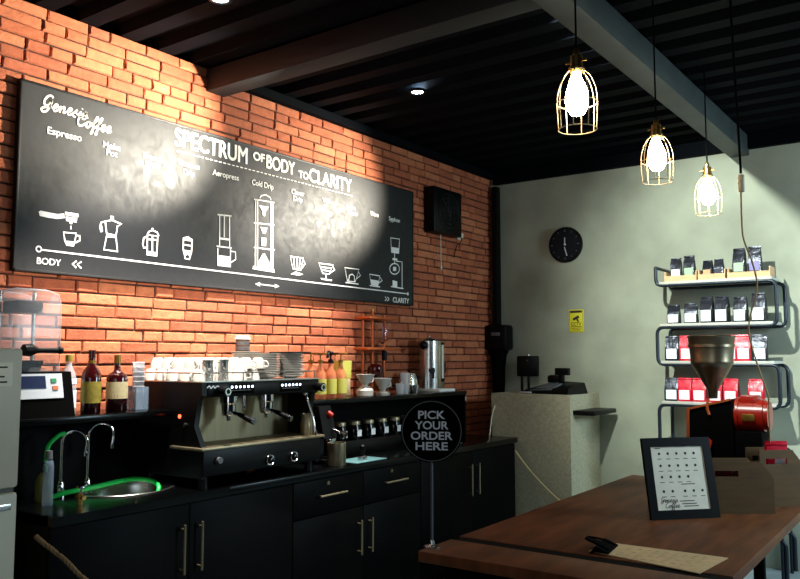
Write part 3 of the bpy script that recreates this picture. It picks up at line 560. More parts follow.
# ------------------------------------------------------------------ taps, hose and bottle at the sink
def tap(label, x, y, h, reach, dirx):
    t = thing('gooseneck_tap', label, 'tap', (x, y, LT), group='gooseneck taps at the sink')
    pts = [(0, 0, 0.06)] + [(0, 0, h - reach * 0.5)]
    for k in range(1, 13):
        a = PI * k / 12 * 1.08
        pts.append((dirx[0] * reach * 0.5 * (1 - math.cos(a)), dirx[1] * reach * 0.5 * (1 - math.cos(a)), h - reach * 0.5 + reach * 0.5 * math.sin(a)))
    pts.append(tuple(Vector(pts[-1]) + Vector((dirx[0] * -0.004, dirx[1] * -0.004, -0.03))))
    MB().tube(pts, 0.0085, 10).build('spout', 'chrome', t)
    MB().lathe([(0, 0), (0.026, 0), (0.026, 0.012), (0.018, 0.018), (0.018, 0.06), (0.010, 0.075), (0, 0.075)]).build('base', 'chrome', t)
    MB().cyl((0, 0, 0.045), (0.05, -0.035, 0.06), 0.007).sph((0.05, -0.035, 0.06), 0.012).build('lever', 'chrome', t)
    MB().cyl(pts[-1], Vector(pts[-1]) + Vector((0, 0, -0.02)), 0.011).build('aerator', 'chrome', t)
    return t
tap('short chrome gooseneck tap looped by the green hose', 0.20, 2.10, 0.30, 0.11, (0.55, 0.83, 0))
tap('taller chrome gooseneck tap at the back of the sink', 0.20, 2.235, 0.325, 0.12, (0.25, 0.97, 0))
gh = MB().tube([(0.23, 2.03, 0.918), (0.22, 2.015, 1.02), (0.22, 2.02, 1.14), (0.23, 2.06, 1.19), (0.22, 2.10, 1.20)], 0.010, 10, smooth=6)
gh.tube([(0.23, 2.03, 0.918), (0.25, 2.10, 0.935), (0.27, 2.22, 0.945), (0.24, 2.38, 0.95), (0.215, 2.50, 0.945), (0.25, 2.575, 0.925), (0.30, 2.57, 0.895), (0.31, 2.52, 0.83)], 0.0115, 10, smooth=6)
tag(gh.build('garden_hose', 'hose'), 'bright green hose curling from the tap over the sink', 'hose')
b = thing('cleaner_bottle', 'pale blue plastic bottle at the left end of the worktop', 'bottle', (0.36, 1.945, LT))
MB().lathe([(0, 0), (0.02, 0), (0.022, 0.01), (0.022, 0.17), (0.018, 0.19), (0.010, 0.20), (0.010, 0.205), (0, 0.205)]).build('body', 'plastic_blue', b)
MB().lathe([(0, 0.235), (0.014, 0.235), (0.016, 0.2), (0, 0.2)]).build('cap', 'grey', b)
b = thing('soap_bottle', 'olive green soap bottle beside the short tap', 'bottle', (0.25, 1.99, LT))
MB().lathe([(0, 0), (0.033, 0), (0.036, 0.01), (0.036, 0.09), (0.025, 0.12), (0.012, 0.13), (0, 0.13)]).build('body', 'olive', b)
MB().cyl((0, 0, 0.13), (0, 0, 0.165), 0.005).box((-0.008, -0.01, 0.16), (0.03, 0.01, 0.172), 0.003).build('pump', 'black_plastic', b)
vt = thing('stop_valve', 'small chrome stop valve with brass body standing at the sink edge', 'valve', (0.44, 2.05, LT))
MB().cyl((0, 0, 0), (0, 0, 0.05), 0.012).cyl((-0.03, 0, 0.03), (0.03, 0, 0.03), 0.009).build('body', 'brass', vt)
MB().cyl((0, 0, 0.05), (0, 0, 0.07), 0.005).box((-0.025, -0.006, 0.068), (0.025, 0.006, 0.078), 0.003).build('handle', 'chrome', vt)
rp_ = MB()
def twisted(m, pts, r):
    P = spline([Vector(p) for p in pts], 14); 
    for ph in range(3):
        Q = []
        for i, p in enumerate(P):
            t_ = (P[min(i + 1, len(P) - 1)] - P[max(0, i - 1)]).normalized(); u_ = t_.orthogonal().normalized(); w_ = t_.cross(u_)
            a = i * 0.9 + ph * 2 * PI / 3; Q.append(p + (u_ * math.cos(a) + w_ * math.sin(a)) * r * 0.55)
        m.tube(Q, r * 0.62, 6)
    return m
tag(twisted(rp_, [(0.705, 1.70, 0.87), (0.72, 1.72, 0.845), (0.75, 1.79, 0.775), (0.77, 1.87, 0.685), (0.80, 2.0, 0.59), (0.80, 2.2, 0.52)], 0.009).build('barrier_rope', 'rope_dark'), 'tan twisted barrier rope sagging in front of the sink cabinet', 'rope')

# ================================================================== espresso machine
em = thing('espresso_machine', 'large black two-group espresso machine on the worktop', 'espresso machine', (0.325, 3.03, LT)); HW = 0.425
MB().box((-0.25, -HW + 0.03, 0.06), (0.03, HW - 0.03, 0.50), 0.01).box((0.02, -HW + 0.03, 0.06), (0.24, HW - 0.03, 0.185), 0.006).build('body', 'black_plastic', em)
for s in (-1, 1):
    side = [(-0.26, s * HW, 0.05), (0.25, s * HW, 0.05), (0.245, s * HW, 0.20), (0.19, s * HW, 0.30), (0.215, s * HW, 0.43), (0.245, s * HW, 0.45), (0.24, s * HW, 0.515), (-0.26, s * HW, 0.515)]
    p = MB().prism(side, (0, -s * 0.03, 0)).build('side_panel', 'black_plastic', em)
    if s < 0:
        MB().cyl((0.08, -HW - 0.003, 0.345), (0.08, -HW, 0.345), 0.010).build('pilot_light', 'pilot', p)
        MB().cyl((0.12, -HW - 0.006, 0.305), (0.12, -HW, 0.305), 0.010).build('switch', 'steel', p)
hd = MB().box((-0.02, -HW + 0.03, 0.44), (0.248, HW - 0.03, 0.515), 0.012).build('head_panel', 'black_plastic', em)
for gy in (-0.17, 0.19):
    kp = MB().box((0.248, gy - 0.085, 0.455), (0.251, gy + 0.085, 0.505), 0.002).build('keypad', 'black_matte', hd)
    for j in range(6): MB().cyl((0.251, gy - 0.07 + 0.028 * j, 0.488), (0.253, gy - 0.07 + 0.028 * j, 0.488), 0.0062, n=10).build('button', 'led', hd)
    m = MB()
    MB().box((0.2512, gy - 0.07, 0.470), (0.2518, gy + 0.06, 0.4725)).build('caption_line', 'grey', hd)
MB().ribbon([(-0.40, .488), (-0.385, .498), (-0.375, .486), (-0.36, .497), (-0.35, .487), (-0.335, .496), (-0.32, .49)], 0.006, (0.2485, 0, 0), (0, 1, 0), (0, 0, 1), smooth=4).build('badge', 'panel_white', hd, smooth=0)
for gy, n_ in ((-0.31, 'steam'), (0.40, 'steam')):
    MB().cyl((0.24, gy, 0.475), (0.29, gy, 0.47), 0.023).cyl((0.288, gy, 0.47), (0.30, gy, 0.469), 0.025).build('steam_knob', 'black_plastic', em)
    MB().lathe([(0.012, 0), (0.019, 0), (0.019, 0.003), (0.012, 0.003)], mx=Matrix.Translation((0.30, gy, 0.469)) @ Matrix.Rotation(PI / 2, 4, 'Y')).build('knob_ring', 'chrome', em)
MB().box((0.031, -HW + 0.035, 0.20), (0.036, HW - 0.035, 0.44)).build('splash_panel', 'brushed', em)
for gy in (-0.15, 0.12):
    g = MB().lathe([(0, 0.44), (0.045, 0.44), (0.045, 0.40), (0.038, 0.395), (0.038, 0.36), (0, 0.36)], c=(0.13, gy, 0)).build('group_head', 'chrome', em)
    pf = MB().lathe([(0, 0.335), (0.03, 0.335), (0.036, 0.345), (0.036, 0.372), (0, 0.372)], c=(0.13, gy, 0)).cyl((0.13, gy, 0.335), (0.13, gy, 0.31), 0.012).build('portafilter', 'chrome', g)
    MB().cyl((0.16, gy + 0.005, 0.352), (0.20, gy + 0.015, 0.342), 0.009).cyl((0.195, gy + 0.014, 0.343), (0.275, gy + 0.03, 0.312), 0.012, 0.016).sph((0.275, gy + 0.03, 0.312), 0.016).build('portafilter_handle', 'black_plastic', g)
    MB().cyl((0.278, gy + 0.031, 0.311), (0.29, gy + 0.034, 0.307), 0.0165).build('handle_cap', 'chrome', g)
for gy, s in ((0.36, 1),):
    MB().tube([(0.20, gy, 0.44), (0.22, gy, 0.39), (0.25, gy + s * 0.01, 0.30), (0.262, gy + s * 0.014, 0.22)], 0.007, 10, smooth=5).cyl((0.262, gy + s * 0.014, 0.22), (0.264, gy + s * 0.015, 0.20), 0.009).sph((0.20, gy, 0.435), 0.016).build('steam_wand', 'chrome', em)
MB().cyl((0.10, -0.015, 0.44), (0.10, -0.015, 0.37), 0.008).sph((0.10, -0.015, 0.365), 0.01).build('water_spout', 'chrome', em)
m = MB().box((0.03, -HW - 0.02, 0.185), (0.275, HW + 0.02, 0.200), 0.004)
tr = m.build('drip_tray', 'brushed', em)
m = MB()
for k in range(38): m.box((0.05, -HW + 0.005 + k * 0.0225, 0.200), (0.265, -HW + 0.014 + k * 0.0225, 0.203))
m.build('grate', 'brushed', tr)
MB().box((0.245, -HW, 0.06), (0.262, HW, 0.185), 0.005).build('front_panel', 'black_plastic', em)
for gy in (0.02, 0.20):
    g = MB().lathe([(0, 0), (0.027, 0), (0.030, 0.006), (0.027, 0.012), (0.022, 0.010), (0, 0.010)], mx=Matrix.Translation((0.262, gy, 0.10)) @ Matrix.Rotation(PI / 2, 4, 'Y')).build('pressure_gauge', 'chrome', em)
    MB().lathe([(0, 0.0105), (0.021, 0.0105)], mx=Matrix.Translation((0.262, gy, 0.10)) @ Matrix.Rotation(PI / 2, 4, 'Y')).build('dial', 'black_matte', g)
    MB().ribbon([(0, 0), (0.012, 0.012)], 0.003, (0.2735, gy, 0.10), (0, 1, 0), (0, 0, 1)).build('needle', 'panel_white', g, smooth=0)
MB().cyl((0.262, -0.335, 0.135), (0.285, -0.335, 0.135), 0.016).build('hot_water_knob', 'grey', em)
for sx in (-0.2, 0.21):
    for sy in (-0.38, 0.38): MB().lathe([(0, 0), (0.026, 0), (0.022, 0.03), (0.022, 0.06), (0, 0.06)], c=(sx, sy, 0)).build('foot', 'black_plastic', em)
m = MB()
TOPZ = 0.520
m.box((-0.26, -HW, 0.515), (0.25, HW, 0.520))
m.build('cup_warmer', 'steel', em)
m = MB().tube(rounded([(-0.25, HW - 0.01, 0.56), (0.235, HW - 0.01, 0.56), (0.235, -HW + 0.01, 0.56), (-0.25, -HW + 0.01, 0.56)], 0.03), 0.004, 8)
for px_, py_ in ((0.235, HW - 0.03), (0.235, 0.15), (0.235, -0.15), (0.235, -HW + 0.03)): m.cyl((px_, py_, 0.518), (px_, py_, 0.56), 0.003, n=8)
m.build('cup_rail', 'steel', em)
ET = LT + TOPZ
# cups on the warmer
def cup_mesh(tag_name, flip):
    r, h = 0.041, 0.058
    pr_ = [(0, 0.002), (0.022, 0.0), (0.026, 0.004), (0.036, 0.028), (r, h), (r - 0.003, h), (0.033, 0.028), (0.022, 0.007), (0, 0.006)]
    mm = MB().lathe(pr_, n=24)
    hh = MB().tube([(0.037, 0, 0.046), (0.055, 0, 0.048), (0.060, 0, 0.034), (0.050, 0, 0.02), (0.032, 0, 0.018)], 0.0042, 8, smooth=4)
    if flip:
        X_ = Matrix.Translation((0, 0, h)) @ Matrix.Rotation(PI, 4, 'X'); mm.xf(X_); hh.xf(X_)
    t = thing('espresso_cup', tag_name, 'cup', (0, 0, 0), group='white cups on the espresso machine')
    mm.build('bowl', 'white', t); hh.build('handle', 'white', t)
    return t
CL = 'white china cup in the pile on the left half of the espresso machine'
cup0 = cup_mesh(CL, True); first = True; rc = random.Random(5); n_c = 0
for lay in range(2):
    for ix in range(5):
        for iy in range(6):
            if lay and (ix == 4 and iy in (1, 2) ): continue
            x = 0.095 + ix * 0.092; y = 2.66 + iy * 0.094 + (0.04 if lay else 0)
            if (x > 0.40 and 2.67 < y < 2.88) or (lay and y > 3.12): continue
            if (x < 0.17 and y > 3.05) or (x > .3 and y > 3.1): continue
            z = ET + 0.0585 * lay; rz = rc.uniform(0, 2 * PI)
            if first: o = cup0; o.location = (x, y, z); o.rotation_euler = (0, 0, rz); first = False
            else: dup(cup0, (x, y, z), rz=rz)
# saucer stacks
sp = [(0, 0.003), (0.033, 0.0), (0.037, 0.003), (0.062, 0.010), (0.082, 0.016), (0.082, 0.018), (0.061, 0.0125), (0.035, 0.006), (0, 0.006)]
s0 = MB().lathe(sp, n=32).build('saucer', 'white'); first = True
for (x, y, n_, lb) in ((0.42, 3.175, 14, 'white saucer in the middle stack on the espresso machine'), (0.44, 3.352, 14, 'white saucer in the right-hand stack on the espresso machine'), (0.235, 3.20, 15, 'white saucer in the rear stack on the espresso machine')):
    for k in range(n_):
        if first: o = s0; first = False
        else: o = s0.copy(); C.objects.link(o)
        o.location = (x + rc.uniform(-.002, .002), y + rc.uniform(-.002, .002), ET + 0.0095 * k)
        tag(o, lb, 'saucer', 'saucer stacks on the espresso machine: ' + lb.split(' in the ')[1].split(' stack')[0])
tag(MB().box((-0.085, -0.085, 0), (0.085, 0.085, 0.008), 0.003).build('stack_cover', 'black_plastic'), 'thin black tray lying on the right-hand saucer stack', 'tray').location = (0.44, 3.352, ET + 0.0095 * 13 + 0.0185)
# shakers
for (y, lb, h) in ((2.72, 'left steel shaker jug standing before the white cups', 0.105), (2.825, 'right steel shaker jug standing before the white cups', 0.108)):
    t = thing('steel_jug', lb, 'jug', (0.47, y, ET), group='steel jugs on the espresso machine')
    MB().lathe([(0, 0), (0.027, 0), (0.029, 0.004), (0.026, h * .8), (0.030, h), (0.028, h), (0.024, h * .8), (0.026, 0.006), (0, 0.006)]).build('body', 'steel', t)
    MB().tube([(0, -0.027, h * .85), (0, -0.048, h * .8), (0, -0.048, h * .4), (0, -0.027, h * .3)], 0.003, 6, smooth=3).build('handle', 'steel', t)
# paper cups behind
for k in range(9):
    c_ = MB().lathe([(0.030, 0), (0.041, 0.098), (0.044, 0.10), (0.044, 0.104), (0.040, 0.102), (0.029, 0.003), (0, 0.003), (0, 0)], n=24).build('paper_cup', 'cup_brown' if k % 2 == 0 else 'grey')
    c_.location = (0.10, 3.30, ET + 0.015 * k); tag(c_, 'paper cup in the tall nested stack behind the saucers', 'cup', 'nested paper cups')
MB().lathe([(0, 0.105), (0.046, 0.105), (0.046, 0.113), (0.040, 0.117), (0.038, 0.129), (0, 0.129)]).build('lid', 'lid', c_, label='white plastic lid')
c_['label'] = 'topmost paper cup of the nested stack, closed with a white lid'
# ================================================================== right of the espresso machine
t = thing('milk_pitcher', 'steel milk pitcher standing on the drip tray under the right steam wand', 'pitcher', (0.53, 3.395, LT + 0.2035))
MB().lathe([(0, 0), (0.034, 0), (0.036, 0.005), (0.034, 0.06), (0.028, 0.10), (0.031, 0.115), (0.029, 0.115), (0.026, 0.10), (0.032, 0.06), (0.034, 0.006), (0, 0.006)]).build('body', 'brushed', t)
MB().tube([(0, 0.030, 0.10), (0.0, 0.055, 0.095), (0.0, 0.058, 0.045), (0, 0.035, 0.03)], 0.004, 6, smooth=4).build('handle', 'steel', t)
t = thing('knock_box', 'cylindrical brushed steel knock box at the right end of the espresso machine', 'knock box', (0.535, 3.655, LT))
MB().lathe([(0, 0), (0.052, 0), (0.055, 0.005), (0.055, 0.135), (0.050, 0.135), (0.050, 0.01), (0, 0.01)], n=32).build('tub', 'brushed', t)
MB().cyl((0, -0.053, 0.12), (0, 0.053, 0.12), 0.008).build('bar', 'rubber', t)
gr = thing('doser_grinder', 'squat black coffee doser with chrome lever between machine and jars', 'grinder', (0.37, 3.71, LT))
MB().box((-0.10, -0.07, 0.0), (0.08, 0.07, 0.03), 0.008).box((-0.10, -0.05, 0.03), (-0.02, 0.05, 0.30), 0.015).hexa([(-0.03, -0.06, 0.15), (0.07, -0.06, 0.15), (0.07, 0.06, 0.15), (-0.03, 0.06, 0.15), (-0.07, -0.055, 0.34), (0.02, -0.055, 0.34), (0.02, 0.055, 0.34), (-0.07, 0.055, 0.34)]).build('body', 'black_plastic', gr)
MB().cyl((0.06, 0.03, 0.20), (0.13, 0.045, 0.175), 0.010).cyl((0.125, 0.044, 0.177), (0.15, 0.05, 0.168), 0.02).build('lever', 'chrome', gr)
MB().cyl((0.03, 0.02, 0.30), (0.055, 0.03, 0.28), 0.018).build('red_knob', 'red_gloss', gr)
MB().box((0.06, -0.03, 0.13), (0.09, 0.03, 0.15), 0.004).build('fork', 'chrome', gr)
mt = tag(MB().box((-0.09, -0.15, 0), (0.09, 0.15, 0.006), 0.003).build('tamping_mat', 'teal'), 'flat teal tamping mat on the worktop edge under the tamper', 'mat'); mt.location = (0.50, 3.93, LT)
t = thing('tamper', 'black and steel tamper standing on the teal mat', 'tamper', (0.52, 3.92, LT + 0.006))
MB().lathe([(0, 0), (0.029, 0), (0.029, 0.02), (0.012, 0.028), (0, 0.028)]).build('foot', 'steel', t)
MB().lathe([(0, 0.028), (0.011, 0.028), (0.012, 0.045), (0.02, 0.065), (0.019, 0.085), (0.01, 0.094), (0, 0.095)]).build('grip', 'black_plastic', t)
# coffee jars on the riser
JL = ['first', 'second', 'third', 'fourth', 'fifth', 'sixth']
for k in range(6):
    t = thing('coffee_jar', JL[k] + ' glass jar from the left on the riser under the right back bar', 'jar', (0.265, 4.00 + 0.148 * k, LT + 0.10), group='labelled jars on the riser')
    MB().lathe([(0, 0), (0.042, 0), (0.045, 0.006), (0.045, 0.075), (0.038, 0.09), (0.038, 0.098), (0, 0.098)], n=24).build('body', 'jar', t)
    MB().lathe([(0, 0.118), (0.039, 0.118), (0.041, 0.114), (0.041, 0.095), (0, 0.095)], n=24).build('lid', 'brushed', t)
    MB().prism([(0.0465, -0.022, 0.02), (0.0465, 0.022, 0.02), (0.0465, 0.022, 0.062), (0.0465, -0.022, 0.062)], (0.001, 0, 0)).build('label', 'panel_white', t, smooth=0)
for k, lb in ((0, 'left pale blue saucer dish on the worktop end'), (1, 'right pale blue saucer dish on the worktop end')):
    t = MB().lathe([(0, 0.002), (0.03, 0), (0.055, 0.012), (0.055, 0.014), (0.03, 0.005), (0, 0.005)], n=24).build('small_dish', 'teal'); t.location = (0.50, 4.86 + 0.17 * k, LT); tag(t, lb, 'dish', 'small dishes on the worktop')
# syrup bottles
SYL = ['pink syrup bottle with a yellow label, left of the front three', 'pink syrup bottle with a yellow label, middle of the front three', 'pink syrup bottle with a yellow label, right of the front three', 'rear syrup bottle with gold pump beside the saucers', 'rear syrup bottle with gold pump behind the front three']
SYP = [(0.25, 3.825), (0.25, 3.925), (0.25, 4.025), (0.10, 3.70), (0.10, 3.90)]
for (x, y), lb in zip(SYP, SYL):
    t = thing('syrup_bottle', lb, 'bottle', (x, y, UT), group='syrup bottles beside the espresso machine')
    MB().lathe([(0, 0), (0.036, 0), (0.039, 0.006), (0.039, 0.14), (0.034, 0.165), (0.016, 0.195), (0.014, 0.225), (0, 0.225)], n=24).build('glass_body', 'syrup', t)
    MB().lathe([(0.0395, 0.03), (0.0402, 0.03), (0.0402, 0.125), (0.0395, 0.125)], n=24).build('label', 'label_y', t)
    if lb.find('middle') < 0:
        MB().cyl((0, 0, 0.225), (0, 0, 0.245), 0.016).cyl((0, 0, 0.245), (0, 0, 0.285), 0.005).box((-0.008, -0.011, 0.28), (0.05, 0.011, 0.292), 0.004).build('pump', 'cap_gold', t)
    else:
        MB().cyl((0, 0, 0.225), (0, 0, 0.25), 0.017).cyl((0, 0, 0.25), (0, 0, 0.285), 0.007).tube([(0, 0, 0.285), (0.01, -0.03, 0.298), (0.03, -0.06, 0.285), (0.035, -0.07, 0.26)], 0.010, 8, smooth=4).sph((0, 0, 0.29), 0.022, (1, 1, 0.6)).build('pump', 'black_plastic', t, label='black pump')
# dripper set
def dripper(label, x, y, z, h, r):
    t = thing('coffee_dripper', label, 'dripper', (x, y, z), group='white drippers on the back bar')
    MB().lathe([(0, 0.004), (r * .55, 0), (r * .58, 0.008), (r * .30, 0.012), (r * .28, 0.018), (r * .45, h * .35), (r, h), (r - .004, h), (r * .42, h * .38), (r * .2, 0.02), (0, 0.02)], n=28).build('cone', 'white', t)
    MB().tube([(0, r * .85, h * .85), (0, r * 1.3, h * .8), (0, r * 1.25, h * .45), (0, r * .5, h * .38)], 0.005, 8, smooth=4).build('handle', 'white', t)
dripper('left tall white dripper on a white server', 0.26, 4.27, UT + 0.058, 0.09, 0.066)
t = MB().lathe([(0, 0), (0.05, 0), (0.056, 0.006), (0.058, 0.04), (0.045, 0.056), (0.041, 0.056), (0.052, 0.04), (0.05, 0.008), (0, 0.006)]).build('server_jug', 'white'); t.location = (0.26, 4.27, UT); tag(t, 'white server bowl under the left dripper', 'bowl')
dripper('right white dripper standing on the back bar', 0.27, 4.455, UT + 0.018, 0.10, 0.066)
t = MB().lathe([(0, 0), (0.048, 0), (0.052, 0.018), (0.0, 0.018)]).build('dripper_base', 'white'); t.location = (0.27, 4.455, UT); tag(t, 'white ring stand under the right dripper', 'stand')
t = thing('filter_pack', 'yellow-green filter pack standing behind the left dripper', 'package', (0.12, 4.20, UT + 0.0))
MB().box((-0.03, -0.05, 0.0), (0.03, 0.05, 0.12), 0.006).build('lower_box', 'label_c', t)
MB().hexa([(-0.03, -0.05, 0.12), (0.03, -0.05, 0.12), (0.03, 0.05, 0.12), (-0.03, 0.05, 0.12), (-0.03, -0.055, 0.24), (0.03, -0.055, 0.24), (0.03, 0.06, 0.24), (-0.03, 0.06, 0.24)]).build('upper_box', 'label_y', t)
# cold drip tower
cd = thing('cold_drip_tower', 'tall copper-brown cold drip coffee tower against the bricks', 'coffee tower', (0.11, 4.60, UT - 0.0))
MB().box((-0.07, -0.17, 0.0), (0.08, 0.17, 0.02), 0.004).build('base', 'copper', cd)
for z in (0.315, 0.535): MB().box((-0.06, -0.18 if z > .4 else -0.2, z), (0.07, 0.165 if z > .4 else 0.2, z + 0.018), 0.004).build('plate', 'copper', cd)
for yy in (-0.12, -0.01, 0.13):
    MB().cyl((-0.04, yy, 0.02), (-0.04, yy, 0.60 if yy == -0.01 else 0.575), 0.010).build('post', 'copper', cd)
MB().lathe([(0, 0.20), (0.045, 0.215), (0.058, 0.25), (0.055, 0.29), (0.03, 0.315), (0, 0.315)], c=(0.02, -0.05, -0.1)).build('flask', 'wine', cd)
MB().lathe([(0.05, 0.45), (0.05, 0.335), (0.02, 0.31), (0.006, 0.30), (0.006, 0.27)], c=(0.0, 0.06, 0.06)).build('water_globe', 'glass', cd)
MB().cyl((0.02, 0.06, 0.24), (0.02, 0.06, 0.31), 0.02).build('valve', 'black_plastic', cd)
MB().lathe([(0, 0.02), (0.05, 0.02), (0.055, 0.06), (0.03, 0.12), (0.02, 0.14), (0.018, 0.14), (0.028, 0.12), (0.052, 0.06), (0.048, 0.024), (0, 0.024)], c=(0.02, 0.06, 0)).build('carafe', 'glass', cd)
MB().cyl((-0.04, -0.01, 0.6), (-0.04, -0.01, 0.61), 0.013).build('finial', 'brass', cd)
# glasses, kettle, boiler
for x, y, h, lb in ((0.27, 4.66, 0.075, 'left small glass tumbler by the kettle'), (0.25, 4.745, 0.075, 'lower small glass tumbler beside the steel cup'), (0.25, 4.745, 0.075, 'upper glass tumbler stacked beside the steel cup')):
    t = MB().lathe([(0, 0), (0.028, 0), (0.034, h), (0.032, h), (0.026, 0.008), (0, 0.008)], n=24).build('glass_tumbler', 'frosted'); t.location = (x, y, UT + (0.0765 if 'upper' in lb else 0)); tag(t, lb, 'glass', 'tumblers on the back bar')
t = MB().lathe([(0, 0), (0.026, 0), (0.036, 0.06), (0.034, 0.06), (0.024, 0.006), (0, 0.006)], n=24).build('steel_cup', 'steel'); t.location = (0.27, 4.84, UT); tag(t, 'short steel cup in front of the kettle', 'cup')
kt = thing('steel_kettle', 'rounded steel pouring kettle left of the water boiler', 'kettle', (0.14, 4.955, UT))
MB().lathe([(0, 0), (0.065, 0), (0.07, 0.006), (0.062, 0.09), (0.046, 0.14), (0.028, 0.15), (0, 0.152)], n=32).build('body', 'steel', kt)
MB().sph((0, 0, 0.16), 0.012).build('lid_knob', 'black_plastic', kt)
MB().tube([(0, -0.06, 0.03), (0.0, -0.10, 0.05), (0, -0.105, 0.10), (0, -0.125, 0.14)], 0.007, 8, smooth=5, taper=lambda q: 1.2 - .5 * q).build('spout', 'steel', kt)
MB().tube([(0, 0.05, 0.12), (0, 0.10, 0.125), (0, 0.105, 0.06), (0, 0.066, 0.04)], 0.008, 8, smooth=5).build('handle', 'black_plastic', kt)
wb = thing('water_boiler', 'tall steel water boiler with a sight glass at the end of the bar', 'boiler', (0.15, 5.21, UT))
MB().box((-0.10, -0.12, 0.0), (0.18, 0.10, 0.022), 0.006).build('drip_base', 'lid', wb)
MB().lathe([(0, 0.022), (0.085, 0.022), (0.085, 0.39), (0.07, 0.405), (0, 0.41)], n=40).build('tank', 'steel', wb)
MB().box((0.05, 0.02, 0.025), (0.085, 0.10, 0.39), 0.008).build('column', 'brushed', wb)
MB().cyl((0.088, 0.06, 0.10), (0.088, 0.06, 0.36), 0.007).build('sight_glass', 'lid', wb)
MB().box((0.075, 0.045, 0.075), (0.10, 0.075, 0.10), 0.004).build('lower_fitting', 'black_plastic', wb)
MB().box((0.075, 0.045, 0.36), (0.10, 0.075, 0.38), 0.004).build('upper_fitting', 'black_plastic', wb)
MB().box((0.03, 0.09, 0.14), (0.08, 0.125, 0.22), 0.008).build('thermostat', 'black_plastic', wb)
MB().cyl((0.03, -0.075, 0.355), (0.05, -0.14, 0.36), 0.008).sph((0.055, -0.155, 0.355), 0.033).build('lid_lever', 'black_plastic', wb)
MB().cyl((0.06, -0.06, 0.15), (0.10, -0.09, 0.15), 0.014).cyl((0.10, -0.09, 0.16), (0.10, -0.09, 0.10), 0.009).cyl((0.085, -0.1, 0.165), (0.115, -0.12, 0.165), 0.02).build('tap', 'black_plastic', wb)
MB().lathe([(0, 0.405), (0.03, 0.41), (0.012, 0.42), (0.014, 0.432), (0, 0.435)]).build('lid_knob', 'steel', wb)

# ================================================================== plaster till counter and what is on it
pc = thing('plaster_counter', 'pale plaster till counter in the corner by the concrete wall', 'counter', (0.675, 6.18, 0))
m = MB().hexa([(-0.34, -0.28, 0), (0.345, -0.28, 0), (0.345, 0.295, 0), (-0.34, 0.295, 0), (-0.35, -0.30, 1.25), (0.355, -0.30, 1.25), (0.355, 0.295, 1.25), (-0.35, 0.295, 1.25)])
m.build('body', 'plaster', pc)
sh = MB().box((0.352, -0.25, 1.095), (0.53, 0.22, 1.130), 0.004).build('ledge', 'black_plastic', pc)
cr = thing('cash_register', 'low dark cash register with keypad and raised display on the plaster counter', 'cash register', (0.78, 6.12, 1.25), -0.12)
MB().hexa([(-0.24, -0.15, 0), (0.22, -0.15, 0), (0.22, 0.17, 0), (-0.24, 0.17, 0), (-0.20, -0.10, 0.035), (0.20, -0.10, 0.05), (0.20, 0.15, 0.09), (-0.06, 0.15, 0.10)]).build('body', 'black_plastic', cr)
m = MB().hexa([(-0.16, -0.125, 0.012), (0.05, -0.125, 0.018), (0.05, 0.08, 0.085), (-0.06, 0.08, 0.085), (-0.16, -0.115, 0.03), (0.05, -0.115, 0.04), (0.05, 0.09, 0.097), (-0.06, 0.09, 0.097)]); m.build('keypad', 'grey', cr)
MB().box((0.02, 0.04, 0.08), (0.06, 0.08, 0.17), 0.006).box((-0.01, 0.03, 0.15), (0.12, 0.07, 0.21), 0.008).build('display', 'black_plastic', cr)
MB().box((-0.10, 0.05, 0.08), (-0.0, 0.14, 0.15), 0.02).build('printer', 'black_plastic', cr)
MB().box((-0.24, -0.152, 0.004), (-0.12, -0.148, 0.016), 0.001).build('drawer_edge', 'panel_white', cr)
dp = thing('customer_display', 'black display box on two short posts at the back of the plaster counter', 'display', (0.43, 6.36, 1.25), 0.2)
MB().box((-0.10, -0.03, 0.13), (0.09, 0.03, 0.31), 0.012).build('box', 'black_plastic', dp)
for s in (-0.04, 0.02): MB().cyl((s - .02, 0, 0), (s - .02, 0, 0.14), 0.012).build('post', 'black_plastic', dp)
MB().sph((0.0, -0.032, 0.27), 0.008).cyl((0, 0, 0.31), (0, 0, 0.322), 0.014).build('hook', 'steel', dp)
tag(MB().tube([(0.36, 5.878, 1.15), (0.335, 5.87, 1.06), (0.33, 5.86, 0.99), (0.345, 5.82, 0.93), (0.37, 5.765, 0.915)], 0.005, 8, smooth=6).build('power_cable', 'plug'), 'thin white cable looping beside the plaster counter and bricks', 'cable')
tag(twisted(MB(), [(0.585, 5.80, 0.80), (0.66, 5.815, 0.70), (0.78, 5.82, 0.58), (0.95, 5.81, 0.45), (1.15, 5.76, 0.36), (1.4, 5.7, 0.32)], 0.007).build('barrier_rope', 'rope'), 'cream barrier rope sagging from the black cabinet past the plaster counter', 'rope')

# ================================================================== serving table
TX0, TX1, TY0, TY1, TT = 1.70, 2.862, 2.795, 5.42, 0.75
tb = thing('serving_table', 'long dark wooden serving table in the foreground', 'table', ((TX0 + TX1) / 2, (TY0 + TY1) / 2, 0), math.radians(0.9)); hx, hy = (TX1 - TX0) / 2, (TY1 - TY0) / 2
gy = -hy + 0.26
MB().box((-hx, gy + 0.075, TT - 0.045), (hx, hy, TT), 0.004).build('main_board', 'table', tb)
MB().box((-hx, -hy, TT - 0.045), (hx, gy, TT), 0.004).build('front_board', 'table', tb)
MB().box((-hx + 0.02, gy - 0.01, TT - 0.043), (hx - 0.002, gy + 0.085, TT - 0.004)).build('dark_slot', 'slot', tb)
for sx in (-1, 1):
    for sy in (-1, 1): MB().box(((-hx + 0.09 if sx < 0 else hx - 0.34) - 0.03, sy * (hy - 0.14) - 0.03, 0), ((-hx + 0.09 if sx < 0 else hx - 0.34) + 0.03, sy * (hy - 0.14) + 0.03, TT - 0.045), 0.004).build('leg', 'black_matte', tb)
